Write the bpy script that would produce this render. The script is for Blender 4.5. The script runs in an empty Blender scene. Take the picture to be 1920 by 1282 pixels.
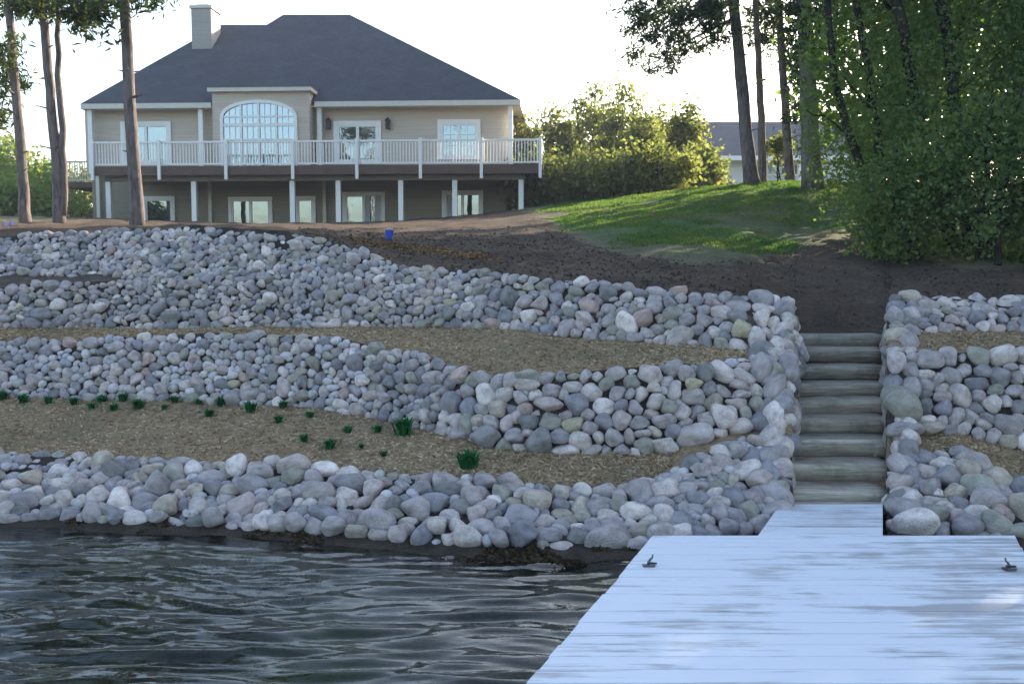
import bpy, math, random
import numpy as np
from math import sin, cos, radians as R, pi
from mathutils import Vector, Matrix, Euler

# ------------------------------------------------------------------ camera, sky, sun, exposure
sc = bpy.context.scene
COL = sc.collection
FPX, CX, CY, HORIZON = 1800.0, 960.0, 641.0, 503.0
EYE = 2.10
TH = math.atan((CY - HORIZON) / FPX)
cam_d = bpy.data.cameras.new('camera'); cam = bpy.data.objects.new('camera', cam_d); COL.objects.link(cam)
cam_d.sensor_width = 36; cam_d.lens = 36 * FPX / 1920; cam_d.clip_end = 3000; cam_d.clip_start = 0.05
cam.location = (0, 0, EYE); cam.rotation_euler = (pi / 2 - TH, 0, 0)
sc.camera = cam

SUN_EL, SUN_AZ = R(20), R(42)          # azimuth measured from +Y (away from camera) towards +X
w = bpy.data.worlds.new('World'); sc.world = w; w.use_nodes = True
wt = w.node_tree; wt.nodes.clear()
sky = wt.nodes.new('ShaderNodeTexSky'); sky.sky_type = 'NISHITA'; sky.sun_disc = False
sky.sun_elevation = SUN_EL; sky.sun_rotation = SUN_AZ
sky.air_density = 1.15; sky.dust_density = 2.5; sky.ozone_density = 1.4
bg = wt.nodes.new('ShaderNodeBackground'); bg.inputs[1].default_value = 0.15
wo = wt.nodes.new('ShaderNodeOutputWorld')
wt.links.new(sky.outputs[0], bg.inputs[0]); wt.links.new(bg.outputs[0], wo.inputs[0])
sd = bpy.data.lights.new('sun', 'SUN'); sd.energy = 5.0; sd.angle = R(0.5); sd.color = (1, .87, .68)
sun = bpy.data.objects.new('sun', sd); COL.objects.link(sun)
tosun = Vector((sin(SUN_AZ) * cos(SUN_EL), cos(SUN_AZ) * cos(SUN_EL), sin(SUN_EL)))
sun.rotation_euler = tosun.to_track_quat('Z', 'Y').to_euler(); sun.location = (20, 30, 30)
sc.view_settings.view_transform = 'Standard'; sc.view_settings.look = 'None'
sc.view_settings.exposure = 1.75; sc.view_settings.gamma = 1; sc.view_settings.use_curve_mapping = False
sc.render.engine = 'CYCLES'
sc.cycles.use_denoising = True
sc.cycles.max_bounces = 6; sc.cycles.diffuse_bounces = 3; sc.cycles.transparent_max_bounces = 12
sc.cycles.caustics_reflective = False; sc.cycles.caustics_refractive = False

# ------------------------------------------------------------------ helpers
rng = np.random.default_rng(7); random.seed(7)
cT, sT = cos(TH), sin(TH)
def ray(px, py):
    r, u = (px - CX) / FPX, (CY - py) / FPX
    return np.array([r, cT + u * sT, -sT + u * cT])
def P(px, py, Y):
    d = ray(px, py); t = Y / d[1]; return np.array([d[0] * t, Y, EYE + d[2] * t])
def Pz(px, py, z):
    d = ray(px, py); t = (z - EYE) / d[2]; return np.array([d[0] * t, d[1] * t, z])
def X_at(px, Y, z): return (px - CX) / FPX * (Y * cT + (EYE - z) * sT)
def to_px(X, Y, Z):
    dep = Y * cT + (EYE - Z) * sT; up = Y * sT + (Z - EYE) * cT
    return CX + FPX * X / dep, CY - FPX * up / dep

def mesh_np(name, v, f, smooth=False):
    v = np.asarray(v, dtype=np.float32); f = np.asarray(f, dtype=np.int32)
    me = bpy.data.meshes.new(name); k = f.shape[1]
    me.vertices.add(len(v)); me.vertices.foreach_set('co', v.ravel())
    me.loops.add(f.size); me.loops.foreach_set('vertex_index', f.ravel())
    me.polygons.add(len(f)); me.polygons.foreach_set('loop_start', np.arange(len(f), dtype=np.int32) * k)
    if smooth: me.polygons.foreach_set('use_smooth', np.ones(len(f), dtype=bool))
    me.update(calc_edges=True); return me

def link(name, me, mat=None, parent=None, loc=None):
    o = bpy.data.objects.new(name, me); COL.objects.link(o)
    if mat is not None and len(me.materials) == 0: me.materials.append(mat)
    if parent is not None: o.parent = parent
    if loc is not None: o.location = loc
    return o
def thing(name, label, cat, loc=(0, 0, 0), rz=0, group=None):
    o = bpy.data.objects.new(name, None); COL.objects.link(o); o.location = loc; o.rotation_euler = (0, 0, rz)
    o['label'] = label; o['category'] = cat
    if group: o['group'] = group
    return o
def tag(o, label, cat, group=None):
    o['label'] = label; o['category'] = cat
    if group: o['group'] = group
    return o
def structure(o): o['kind'] = 'structure'; return o
def root_loc(o):
    while o.parent is not None: o = o.parent
    return np.array(o.location)

class MB:
    """collects boxes, tubes and loose faces, then links them as ONE mesh object"""
    def __init__(s): s.v = []; s.f = []
    def add(s, v, f):
        n = len(s.v); s.v += [tuple(p) for p in v]; s.f += [tuple(i + n for i in q) for q in f]; return s
    def box(s, x0, x1, y0, y1, z0, z1):
        v = [(x, y, z) for z in (z0, z1) for y in (y0, y1) for x in (x0, x1)]
        return s.add(v, [(0, 2, 3, 1), (4, 5, 7, 6), (0, 1, 5, 4), (2, 6, 7, 3), (0, 4, 6, 2), (1, 3, 7, 5)])
    def tube(s, pts, rad, n=8, cap=True, wob=0, rnd=None):
        pts = [Vector(p) for p in pts]; v = []; f = []
        for i, p in enumerate(pts):
            a = pts[max(i - 1, 0)]; b = pts[min(i + 1, len(pts) - 1)]
            t = (b - a).normalized(); u = t.cross(Vector((0.31, 0.95, 0.02))); 
            if u.length < 1e-3: u = t.cross(Vector((1, 0, 0)))
            u.normalize(); w_ = t.cross(u)
            for k in range(n):
                r = rad[i] * (1 + (wob * (random.random() - .5) if wob else 0)); an = 2 * pi * k / n
                v.append(p + u * cos(an) * r + w_ * sin(an) * r)
            if i:
                for k in range(n): f.append(((i - 1) * n + k, (i - 1) * n + (k + 1) % n, i * n + (k + 1) % n, i * n + k))
        if cap: f.append(tuple(range(n))[::-1]); f.append(tuple((len(pts) - 1) * n + k for k in range(n)))
        return s.add(v, f)
    def prism(s, poly, y0, y1):
        """polygon in x,z extruded along y"""
        n = len(poly); v = [(x, y0, z) for x, z in poly] + [(x, y1, z) for x, z in poly]
        return s.add(v, [tuple(range(n)), tuple(range(n, 2 * n))[::-1]] + [((i + 1) % n, i, n + i, n + (i + 1) % n) for i in range(n)])
    def build(s, name, mat, parent=None, local=False, smooth=False, bevel=0):
        off = np.zeros(3) if (local or parent is None) else root_loc(parent)
        v = (np.array([tuple(p) for p in s.v], dtype=float) - off)
        me = bpy.data.meshes.new(name); me.from_pydata(v.tolist(), [], s.f)
        if smooth: me.polygons.foreach_set('use_smooth', [True] * len(me.polygons))
        me.update()
        o = link(name, me, mat, parent)
        if bevel:
            m = o.modifiers.new('bevel', 'BEVEL'); m.width = bevel; m.segments = 2; m.limit_method = 'ANGLE'
        return o

# value noise for geometry
_tab = rng.random((64, 64, 4)).astype(np.float32)
def vnoise(x, y, ch=0):
    x = np.asarray(x, float); y = np.asarray(y, float)
    xi = np.floor(x).astype(int); yi = np.floor(y).astype(int); fx = x - xi; fy = y - yi
    fx = fx * fx * (3 - 2 * fx); fy = fy * fy * (3 - 2 * fy)
    g = lambda a, b: _tab[a % 64, b % 64, ch]
    return (g(xi, yi) * (1 - fx) * (1 - fy) + g(xi + 1, yi) * fx * (1 - fy) + g(xi, yi + 1) * (1 - fx) * fy + g(xi + 1, yi + 1) * fx * fy) * 2 - 1
def fbm(x, y, o=4, ch=0):
    r = 0; a = 1
    for i in range(o): r = r + a * vnoise(x * 2 ** i + 13.7 * i, y * 2 ** i + 7.1 * i, (ch + i) % 4); a *= .5
    return r

# ------------------------------------------------------------------ materials
class NT:
    def __init__(s, name):
        s.m = bpy.data.materials.new(name); s.m.use_nodes = True; s.t = s.m.node_tree; s.t.nodes.clear()
        s.out = s.n('ShaderNodeOutputMaterial')
    def n(s, typ, **kw):
        o = s.t.nodes.new(typ)
        for k, v in kw.items(): setattr(o, k, v)
        return o
    def l(s, a, b): s.t.links.new(a, b)
    def coord(s, kind='Object', scale=(1, 1, 1)):
        c = s.n('ShaderNodeTexCoord'); m = s.n('ShaderNodeMapping'); m.inputs['Scale'].default_value = scale
        s.l(c.outputs[kind], m.inputs[0]); return m.outputs[0]
    def noise(s, vec, scale, detail=4, rough=.55, dist=0):
        o = s.n('ShaderNodeTexNoise'); o.inputs['Scale'].default_value = scale; o.inputs['Detail'].default_value = detail
        o.inputs['Roughness'].default_value = rough; o.inputs['Distortion'].default_value = dist
        if vec is not None: s.l(vec, o.inputs['Vector'])
        return o.outputs['Fac']
    def ramp(s, fac, stops):
        o = s.n('ShaderNodeValToRGB'); e = o.color_ramp.elements
        while len(e) > 1: e.remove(e[0])
        for i, (p, c) in enumerate(stops):
            c = (c, c, c, 1) if isinstance(c, (int, float)) else (*c, 1)
            if i == 0: e[0].position = p; e[0].color = c
            else: q = e.new(p); q.color = c
        s.l(fac, o.inputs[0]); return o.outputs[0]
    def mix(s, fac, a, b, mode='MIX'):
        o = s.n('ShaderNodeMix', data_type='RGBA', blend_type=mode)
        for sock, v in ((o.inputs[0], fac), (o.inputs[6], a), (o.inputs[7], b)):
            if isinstance(v, bpy.types.NodeSocket): s.l(v, sock)
            elif isinstance(v, (int, float)): sock.default_value = v if sock == o.inputs[0] else (v, v, v, 1)
            else: sock.default_value = (*v, 1)
        return o.outputs[2]
    def bump(s, h, strength=.5, dist=.02, normal=None):
        o = s.n('ShaderNodeBump'); o.inputs['Strength'].default_value = strength; o.inputs['Distance'].default_value = dist
        s.l(h, o.inputs['Height'])
        if normal is not None: s.l(normal, o.inputs['Normal'])
        return o.outputs[0]
    def principled(s, col, rough=.6, normal=None, spec=.5, metal=0, trans=0):
        p = s.n('ShaderNodeBsdfPrincipled')
        for k, v in (('Base Color', col), ('Roughness', rough)):
            if isinstance(v, bpy.types.NodeSocket): s.l(v, p.inputs[k])
            else: p.inputs[k].default_value = (*v, 1) if k == 'Base Color' else v
        p.inputs['Specular IOR Level'].default_value = spec; p.inputs['Metallic'].default_value = metal
        if normal is not None: s.l(normal, p.inputs['Normal'])
        s.l(p.outputs[0], s.out.inputs[0]); return p

def m_simple(name, col, rough=.6, var=.12, scale=8, bump=0, spec=.5, metal=0):
    t = NT(name); v = t.coord(); n = t.noise(v, scale, 5)
    c = t.mix(1.0, col, t.ramp(n, [(.3, 1 - var), (.7, 1 + var)]), 'MULTIPLY')
    t.principled(c, rough, t.bump(n, .4, bump) if bump else None, spec, metal); return t.m

def m_stone(rest=False):
    t = NT('fieldstone'); oi = t.n('ShaderNodeObjectInfo'); tc = t.n('ShaderNodeTexCoord')
    mp = t.n('ShaderNodeVectorMath', operation='MULTIPLY_ADD'); cmb = t.n('ShaderNodeCombineXYZ')
    t.l(tc.outputs['Object'], mp.inputs[0]); mp.inputs[1].default_value = (1, 1, 1)
    mu = t.n('ShaderNodeMath', operation='MULTIPLY'); mu.inputs[1].default_value = 71; t.l(oi.outputs['Random'], mu.inputs[0])
    for i in range(3): t.l(mu.outputs[0], cmb.inputs[i])
    t.l(cmb.outputs[0], mp.inputs[2]); v = mp.outputs[0]
    basec = oi.outputs['Color']
    if rest:
        g = t.n('ShaderNodeNewGeometry'); basec = t.ramp(g.outputs['Random Per Island'], [(0, (.54, .49, .51)), (.25, (.40, .38, .43)), (.4, (.64, .59, .60)), (.55, (.38, .38, .36)), (.7, (.56, .46, .46)), (.85, (.30, .31, .36)), (1, (.56, .50, .45))])
    big = t.noise(v, 1.3, 5, .6); fine = t.noise(v, 9, 4, .7); sp = t.noise(v, 22, 2, .6)
    c = t.mix(1.0, basec, t.ramp(big, [(.28, .55), (.5, .98), (.72, 1.3)]), 'MULTIPLY')
    c = t.mix(t.ramp(fine, [(.45, 0), (.75, .4)]), c, (.30, .29, .26))
    c = t.mix(t.ramp(sp, [(.58, 0), (.68, .55)]), c, (.06, .06, .06))
    n = t.bump(fine, .6, .09); n = t.bump(sp, .2, .02, n)
    t.principled(c, .8, n, .3); return t.m

def m_ground(name, stops, scale=3, bumps=.05, tint=None, fine=40):
    t = NT(name); v = t.coord(); n1 = t.noise(v, scale, 8, .65); n2 = t.noise(v, fine, 5, .7)
    c = t.ramp(n1, stops)
    c = t.mix(1.0, c, t.ramp(n2, [(.3, .55), (.6, 1.25)]), 'MULTIPLY')
    if tint:
        n3 = t.noise(v, .9, 4, .6); c = t.mix(t.ramp(n3, [(.5, 0), (.62, .8)]), c, tint)
    t.principled(c, .95, t.bump(n2, .8, bumps), .15); return t.m

def m_yard():
    t = NT('soil_and_lawn'); v = t.coord(); a = t.n('ShaderNodeAttribute', attribute_name='lawn')
    n1 = t.noise(v, 1.2, 8, .65); n2 = t.noise(v, 18, 5, .7); n3 = t.noise(v, .35, 4, .6)
    soil = t.ramp(n1, [(.3, (.060, .042, .032)), (.55, (.10, .072, .054)), (.75, (.165, .12, .085))])
    grass = t.ramp(n1, [(.3, (.035, .08, .028)), (.55, (.07, .13, .045)), (.75, (.12, .125, .065))])
    grass = t.mix(t.ramp(n3, [(.4, 0), (.6, .75)]), grass, (.15, .125, .08)); grass = t.mix(t.ramp(a.outputs['Fac'], [(.45, .85), (.95, 0)]), grass, (.15, .125, .085))
    ad = t.n('ShaderNodeMath', operation='ADD'); sb = t.n('ShaderNodeMath', operation='MULTIPLY_ADD')
    sb.inputs[1].default_value = .9; sb.inputs[2].default_value = -.45; t.l(n1, sb.inputs[0])
    t.l(a.outputs['Fac'], ad.inputs[0]); t.l(sb.outputs[0], ad.inputs[1])
    f = t.ramp(ad.outputs[0], [(.38, 0), (.6, 1)])
    c = t.mix(f, soil, grass); c = t.mix(1.0, c, t.ramp(n2, [(.3, .6), (.65, 1.25)]), 'MULTIPLY')
    t.principled(c, .95, t.bump(n2, .8, .06), .1); return t.m

def m_leaf(name, stops, trans=.5, tcol=(.35, .5, .08)):
    t = NT(name); g = t.n('ShaderNodeNewGeometry'); v = t.coord()
    n = t.noise(v, .8, 3); mx = t.n('ShaderNodeMath', operation='MULTIPLY_ADD')
    mx.inputs[1].default_value = .5; t.l(g.outputs['Random Per Island'], mx.inputs[0])
    m2 = t.n('ShaderNodeMath', operation='MULTIPLY'); m2.inputs[1].default_value = .6; t.l(n, m2.inputs[0]); t.l(m2.outputs[0], mx.inputs[2])
    c = t.ramp(mx.outputs[0], stops)
    d = t.n('ShaderNodeBsdfDiffuse'); tr = t.n('ShaderNodeBsdfTranslucent'); mi = t.n('ShaderNodeMixShader'); mi.inputs[0].default_value = trans
    t.l(c, d.inputs[0]); t.l(t.mix(1.0, t.mix(.0, c, c), (tcol[0] * 3, tcol[1] * 3, tcol[2] * 3), 'MULTIPLY'), tr.inputs[0])
    t.l(d.outputs[0], mi.inputs[1]); t.l(tr.outputs[0], mi.inputs[2]); t.l(mi.outputs[0], t.out.inputs[0]); return t.m

def m_bark(name, c1, c2):
    t = NT(name); v = t.coord('Object', (1, 1, .22)); n = t.noise(v, 16, 6, .7, .4); n2 = t.noise(t.coord('Object', (1, 1, .6)), 3, 4)
    c = t.ramp(n, [(.35, tuple(x * .45 for x in c1)), (.5, c1), (.68, c2)])
    c = t.mix(t.ramp(n2, [(.45, 0), (.65, .6)]), c, c2)
    t.principled(c, .95, t.bump(n, 1, .05), .1); return t.m

def m_siding(name, col):
    t = NT(name); c = t.n('ShaderNodeTexCoord'); sp = t.n('ShaderNodeSeparateXYZ'); t.l(c.outputs['Object'], sp.inputs[0])
    m = t.n('ShaderNodeMath', operation='MULTIPLY'); m.inputs[1].default_value = 1 / .115; t.l(sp.outputs[2], m.inputs[0])
    fr = t.n('ShaderNodeMath', operation='FRACT'); t.l(m.outputs[0], fr.inputs[0])
    n = t.noise(t.coord('Object', (.2, .2, 4)), 3, 4)
    cc = t.mix(1.0, col, t.ramp(n, [(.3, .9), (.7, 1.08)]), 'MULTIPLY')
    cc = t.mix(1.0, cc, t.ramp(fr.outputs[0], [(.0, .72), (.12, 1.0), (1, 1.0)]), 'MULTIPLY')
    t.principled(cc, .75, t.bump(fr.outputs[0], .5, .012), .3); return t.m

def m_roof(name, col):
    t = NT(name); br = t.n('ShaderNodeTexBrick'); t.l(t.coord('Object', (1, 1, 1)), br.inputs[0])
    br.inputs['Scale'].default_value = 3.4; br.inputs['Color1'].default_value = (*[x * 1.1 for x in col], 1)
    br.inputs['Color2'].default_value = (*[x * .88 for x in col], 1); br.inputs['Mortar'].default_value = (*[x * .5 for x in col], 1)
    br.inputs['Mortar Size'].default_value = .012; br.offset = .5
    n = t.noise(t.coord(), 1.2, 5); c = t.mix(1.0, br.outputs[0], t.ramp(n, [(.3, .85), (.7, 1.15)]), 'MULTIPLY')
    t.principled(c, .9, None, .25); return t.m

def m_glass(name, dark=(.02, .03, .035), refl=.4):
    t = NT(name); d = t.n('ShaderNodeBsdfDiffuse'); d.inputs[0].default_value = (*dark, 1)
    g = t.n('ShaderNodeBsdfGlossy'); g.inputs['Roughness'].default_value = .02; g.inputs[0].default_value = (.70, .86, 1, 1)
    n = t.noise(t.coord(), 1.3, 3); t.l(t.bump(n, .12, .05), g.inputs['Normal'])
    mi = t.n('ShaderNodeMixShader'); mi.inputs[0].default_value = refl
    t.l(d.outputs[0], mi.inputs[1]); t.l(g.outputs[0], mi.inputs[2]); t.l(mi.outputs[0], t.out.inputs[0]); return t.m

def m_dock():
    t = NT('worn_white_paint_sun_tint'); oi = t.n('ShaderNodeObjectInfo'); tc = t.n('ShaderNodeTexCoord')
    mp = t.n('ShaderNodeVectorMath', operation='ADD'); cmb = t.n('ShaderNodeCombineXYZ')
    mu = t.n('ShaderNodeMath', operation='MULTIPLY'); mu.inputs[1].default_value = 91; t.l(oi.outputs['Random'], mu.inputs[0])
    t.l(mu.outputs[0], cmb.inputs[0]); t.l(mu.outputs[0], cmb.inputs[2]); t.l(tc.outputs['Object'], mp.inputs[0]); t.l(cmb.outputs[0], mp.inputs[1])
    def mapped(s):
        m = t.n('ShaderNodeMapping'); m.inputs['Scale'].default_value = s; t.l(mp.outputs[0], m.inputs[0]); return m.outputs[0]
    st = t.noise(mapped((.8, 9, 9)), 1.5, 7, .66, .5); gr = t.noise(mapped((2, 60, 60)), 2, 4, .6); bl = t.noise(t.coord(), 1.1, 4, .6)
    ad = t.n('ShaderNodeMath', operation='MULTIPLY_ADD'); ad.inputs[1].default_value = .75; t.l(bl, ad.inputs[0]); t.l(st, ad.inputs[2])
    base = t.mix(t.ramp(gr, [(.35, 0), (.7, .3)]), (.66, .69, .76), (.58, .60, .66))
    c = t.mix(t.ramp(ad.outputs[0], [(.87, 0), (.93, .35), (1.02, .75)]), base, (.27, .26, .28))
    c = t.mix(t.ramp(bl, [(.58, 0), (.75, .25)]), c, (.62, .50, .44))  # warm pinkish blotches paint faint sunlight onto the planks
    t.principled(c, .55, t.bump(gr, .35, .006), .4); return t.m

def m_timber(name, c1, c2):
    t = NT(name); oi = t.n('ShaderNodeObjectInfo'); v = t.coord('Object', (.9, 12, 12)); n = t.noise(v, 2.5, 6, .65, .6); n2 = t.noise(t.coord(), 3, 5, .7)
    c = t.ramp(n, [(.3, tuple(x * .55 for x in c1)), (.5, c1), (.72, c2)])
    c = t.mix(t.ramp(n2, [(.48, 0), (.7, .6)]), c, (.10, .10, .065))
    c = t.mix(1.0, c, t.ramp(oi.outputs['Random'], [(0, .8), (1, 1.2)]), 'MULTIPLY')
    t.principled(c, .85, t.bump(n, .5, .015), .25); return t.m

def m_water():
    t = NT('lake_water'); tr = t.n('ShaderNodeBsdfTransparent'); tr.inputs[0].default_value = (.62, .68, .62, 1)
    g = t.n('ShaderNodeBsdfGlossy'); g.inputs['Roughness'].default_value = .03; g.inputs[0].default_value = (1, 1, 1, 1)
    fr = t.n('ShaderNodeFresnel'); fr.inputs[0].default_value = 1.38
    n = t.noise(t.coord('Object', (1, 2.6, 1)), 7, 3, .5); b = t.bump(n, .25, .012)
    t.l(b, g.inputs['Normal']); t.l(b, fr.inputs['Normal'])
    mi = t.n('ShaderNodeMixShader'); t.l(fr.outputs[0], mi.inputs[0]); t.l(tr.outputs[0], mi.inputs[1]); t.l(g.outputs[0], mi.inputs[2])
    t.l(mi.outputs[0], t.out.inputs[0]); return t.m

M = dict(
    stone=m_stone(), stone_rest=m_stone(True), yard=m_yard(), water=m_water(), dock=m_dock(),
    mulch=m_ground('straw_mulch', [(.3, (.16, .11, .065)), (.5, (.29, .205, .125)), (.72, (.43, .32, .20))], 14, .03, (.22, .18, .11), 70),
    dirt=m_ground('dark_earth', [(.3, (.03, .025, .021)), (.6, (.07, .056, .045))], 4, .04),
    bed=m_ground('lake_bed', [(.3, (.04, .042, .032)), (.5, (.075, .075, .05)), (.7, (.14, .12, .07))], 1.6, .04, (.12, .14, .03), 9),
    yardsoil=m_ground('brown_soil', [(.3, (.06, .045, .038)), (.55, (.11, .085, .07)), (.75, (.18, .14, .11))], 9, .03), chip=m_leaf('straw_chip', [(.2, (.19, .135, .08)), (.5, (.34, .25, .155)), (.8, (.54, .42, .28))], .1, (.3, .3, .3)),
    debris=m_leaf('wet_debris', [(.2, (.03, .022, .016)), (.5, (.06, .045, .03)), (.85, (.14, .10, .06))], .1, (.3, .3, .3)), litter=m_leaf('fallen_leaf', [(.2, (.10, .06, .035)), (.5, (.17, .105, .06)), (.8, (.30, .21, .12))], .2, (.4, .3, .2)),
    grass=m_leaf('grass_blade', [(.2, (.03, .085, .03)), (.5, (.06, .135, .045)), (.85, (.15, .15, .08))], .5, (.62, .60, .26)),
    tuft=m_leaf('tuft_blade', [(.2, (.015, .085, .035)), (.5, (.025, .13, .05)), (.8, (.045, .19, .07))], .3, (.3, .5, .2)),
    leaf=m_leaf('dark_leaf', [(.15, (.065, .105, .05)), (.45, (.115, .165, .07)), (.72, (.17, .21, .085)), (.95, (.12, .14, .035)), (1.0, (.22, .09, .03))], .4, (.5, .62, .15)),
    leafb=m_leaf('autumn_leaf', [(.15, (.08, .10, .05)), (.5, (.15, .165, .075)), (.75, (.23, .23, .11)), (.95, (.24, .18, .08))], .5, (.46, .50, .24)),
    needle=m_leaf('pine_needle', [(.2, (.02, .034, .022)), (.5, (.04, .06, .034)), (.8, (.09, .095, .055))], .45, (.4, .45, .2)),
    weed=m_leaf('water_weed', [(.2, (.10, .17, .09)), (.6, (.20, .28, .15))], .3, (.3, .4, .2)),
    pinebark=m_bark('pine_bark', (.15, .125, .125), (.26, .215, .205)),
    bark=m_bark('dark_bark', (.035, .03, .024), (.07, .06, .05)),
    siding=m_siding('beige_siding', (.56, .485, .41)), lowsiding=m_siding('shaded_lower_siding', (.24, .215, .165)), siding2=m_siding('white_siding', (.62, .64, .66)),  # lower siding: the beige siding darkened in colour for the deck's shade
    roof=m_roof('dark_shingle', (.052, .060, .080)), roof2=m_roof('grey_shingle', (.10, .10, .12)),
    white=m_simple('white_trim', (.82, .81, .80), .5, .05), fascia=m_simple('cream_trim', (.60, .57, .51), .6, .06),
    glass=m_glass('window_glass', refl=.30), glassbig=m_glass('arched_window_glass', (.10, .12, .17), .30),
    brown=m_simple('brown_deck_fascia', (.085, .052, .042), .7, .2, 3), beam=m_simple('deck_beam', (.17, .15, .12), .8, .15, 4),
    black=m_simple('black_metal', (.02, .02, .022), .45, .1, 20, 0, .5, .6), rust=m_simple('galvanised_metal', (.13, .14, .15), .5, .4, 30, 0, .5, .7),
    timber=m_timber('weathered_timber', (.38, .33, .27), (.58, .51, .43)), under=m_timber('dock_joist_wood', (.09, .075, .06), (.16, .14, .11)),
    curtain=m_simple('pale_curtain', (.45, .48, .52), .9, .1, 6), blue=m_simple('blue_plastic', (.02, .07, .42), .4, .05), bag=m_simple('white_plastic', (.7, .72, .78), .5, .1, 20),
    lilac=m_simple('lilac_plastic', (.35, .30, .62), .5, .1), chimney=m_siding('chimney_siding', (.36, .34, .32)))

# ------------------------------------------------------------------ terrain: columns of (depth, height) knots, one per pixel column
S0 = Pz(1574, 920, 0.0)
STAIR_Y0, STAIR_Z0, TREAD, RISE = 8.0, .222, .38, .138
ROWS = ['b1', 't1', 'b2', 't2', 'b3', 't3', 'b4', 't4', 'r18', 'r29', 'r36']
K = {   # px: b1 py (water line), then (Y, py) for each following row
 -700: (968, (9.0, 836), (11.4, 728), (11.9, 622), (12.9, 604), (13.3, 515), (14.0, 505), (14.7, 432), (18, 424), (29, 408), (36, 402)),
 0:   (982, (8.75, 845), (10.7, 744), (11.1, 634), (12.1, 614), (12.45, 530), (13.0, 516), (13.6, 441), (18, 425), (29, 408), (36, 404)),
 200: (986, (8.6, 850), (10.6, 748), (10.95, 632), (12.0, 614), (12.35, 527), (12.8, 513), (13.4, 426), (18, 424), (29, 412), (36, 410)),
 400: (994, (8.35, 862), (10.3, 754), (10.7, 624), (11.9, 614), (12.25, 517), (12.5, 509), (12.95, 424), (18, 425), (29, 420), (36, 418)),
 550: (1006, (8.1, 866), (10.0, 762), (10.4, 622), (11.75, 614), (12.0, 530), (12.1, 517), (12.6, 436), (18, 430), (29, 421), (36, 420)),
 650: (1012, (7.95, 872), (9.8, 772), (10.2, 630), (11.6, 612), (11.8, 540), (11.95, 522), (12.3, 457), (18, 434), (29, 421), (36, 418)),
 750: (1020, (7.85, 882), (9.5, 790), (9.9, 655), (11.4, 612), (11.6, 556), (11.7, 545), (12.0, 494), (18, 438), (29, 418), (36, 414)),
 850: (1030, (7.8, 886), (9.05, 818), (9.45, 680), (11.2, 612), (11.35, 560), (11.45, 548), (11.7, 499), (18, 440), (29, 414), (36, 407)),
 950: (1038, (7.75, 896), (8.65, 846), (9.05, 702), (11.0, 616), (11.15, 575), (11.2, 562), (11.4, 514), (18, 443), (29, 405), (36, 396)),
 1100:(1042, (7.75, 908), (8.5, 848), (8.85, 690), (10.5, 632), (10.65, 585), (10.7, 575), (10.9, 522), (18, 441), (29, 383), (36, 376)),
 1220:(1032, (7.85, 902), (8.5, 848), (8.85, 680), (10.1, 643), (10.25, 600), (10.3, 590), (10.55, 533), (18, 433), (29, 365), (36, 366)),
 1300:(1020, (8.2, 838), (8.55, 826), (8.9, 676), (9.85, 648), (10.0, 600), (10.1, 590), (10.35, 542), (18, 430), (29, 353), (36, 358)),
 1400:(1010, (8.45, 812), (8.65, 806), (9.0, 668), (9.6, 655), (9.8, 605), (9.9, 592), (10.2, 549), (18, 430), (29, 344), (36, 354)),
 1478:(1008, (8.3, 830), (8.7, 790), (9.1, 680), (9.65, 650), (9.85, 610), (9.95, 600), (10.3, 560), (18, 438), (29, 342), (36, 352)),
 1672:(1010, (8.3, 850), (8.6, 812), (9.0, 655), (9.7, 622), (9.85, 590), (9.95, 580), (10.3, 556), (18, 448), (29, 342), (36, 352)),
 1800:(1012, (8.35, 822), (8.65, 808), (9.0, 655), (9.7, 620), (9.85, 590), (9.95, 580), (10.3, 554), (18, 450), (29, 343), (36, 352)),
 1900:(1016, (8.0, 892), (8.6, 838), (9.0, 655), (9.7, 620), (9.85, 590), (9.95, 580), (10.3, 556), (18, 450), (29, 343), (36, 352)),
 2000:(1018, (7.9, 900), (8.6, 842), (9.0, 655), (9.7, 620), (9.85, 590), (9.95, 580), (10.3, 558), (18, 450), (29, 345), (36, 355)),
 2700:(1022, (8.0, 900), (8.7, 842), (9.1, 655), (9.8, 620), (9.95, 590), (10.05, 580), (10.4, 560), (18, 455), (29, 360), (36, 370))}
KP = sorted(K)
tabY = {}; tabZ = {}
for ri, rn in enumerate(ROWS):
    ys, zs = [], []
    for p in KP:
        if ri == 0: q = Pz(p, K[p][0], 0.0)
        else: Yv, py = K[p][ri]; q = P(p, py, Yv)
        ys.append(q[1]); zs.append(q[2])
    tabY[rn] = np.array(ys); tabZ[rn] = np.array(zs)
def row_raw(rn, px): return np.interp(px, KP, tabY[rn]), np.interp(px, KP, tabZ[rn])
def row(rn, px):
    """smoothed knot row: (Y, z) at pixel column px"""
    px = np.asarray(px, float); y = 0; z = 0; W = 0
    wd = np.where(px < 1390, 36.0, 3.0)
    for k, wt_ in ((-1.5, .15), (-.75, .5), (0, 1), (.75, .5), (1.5, .15)):
        a, b = row_raw(rn, px + k * wd); y = y + a * wt_; z = z + b * wt_; W += wt_
    y, z = y / W, z / W
    wob = np.where(px < 1380, 1, .3)
    if rn in ('t1', 't2', 't3', 't4'): z = z - .035 + .03 * wob * vnoise(px / 70, 3.1 + ROWS.index(rn))
    y = y + .06 * wob * vnoise(px / 110, 9.7 + (ROWS.index(rn) // 2)) if rn[0] in 'bt' else y
    return y, z
def stair_z(Y): return np.clip(STAIR_Z0 + (Y - STAIR_Y0) / TREAD * RISE, -.25, 99)
ST_L, ST_R = 1489, 1660
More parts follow.
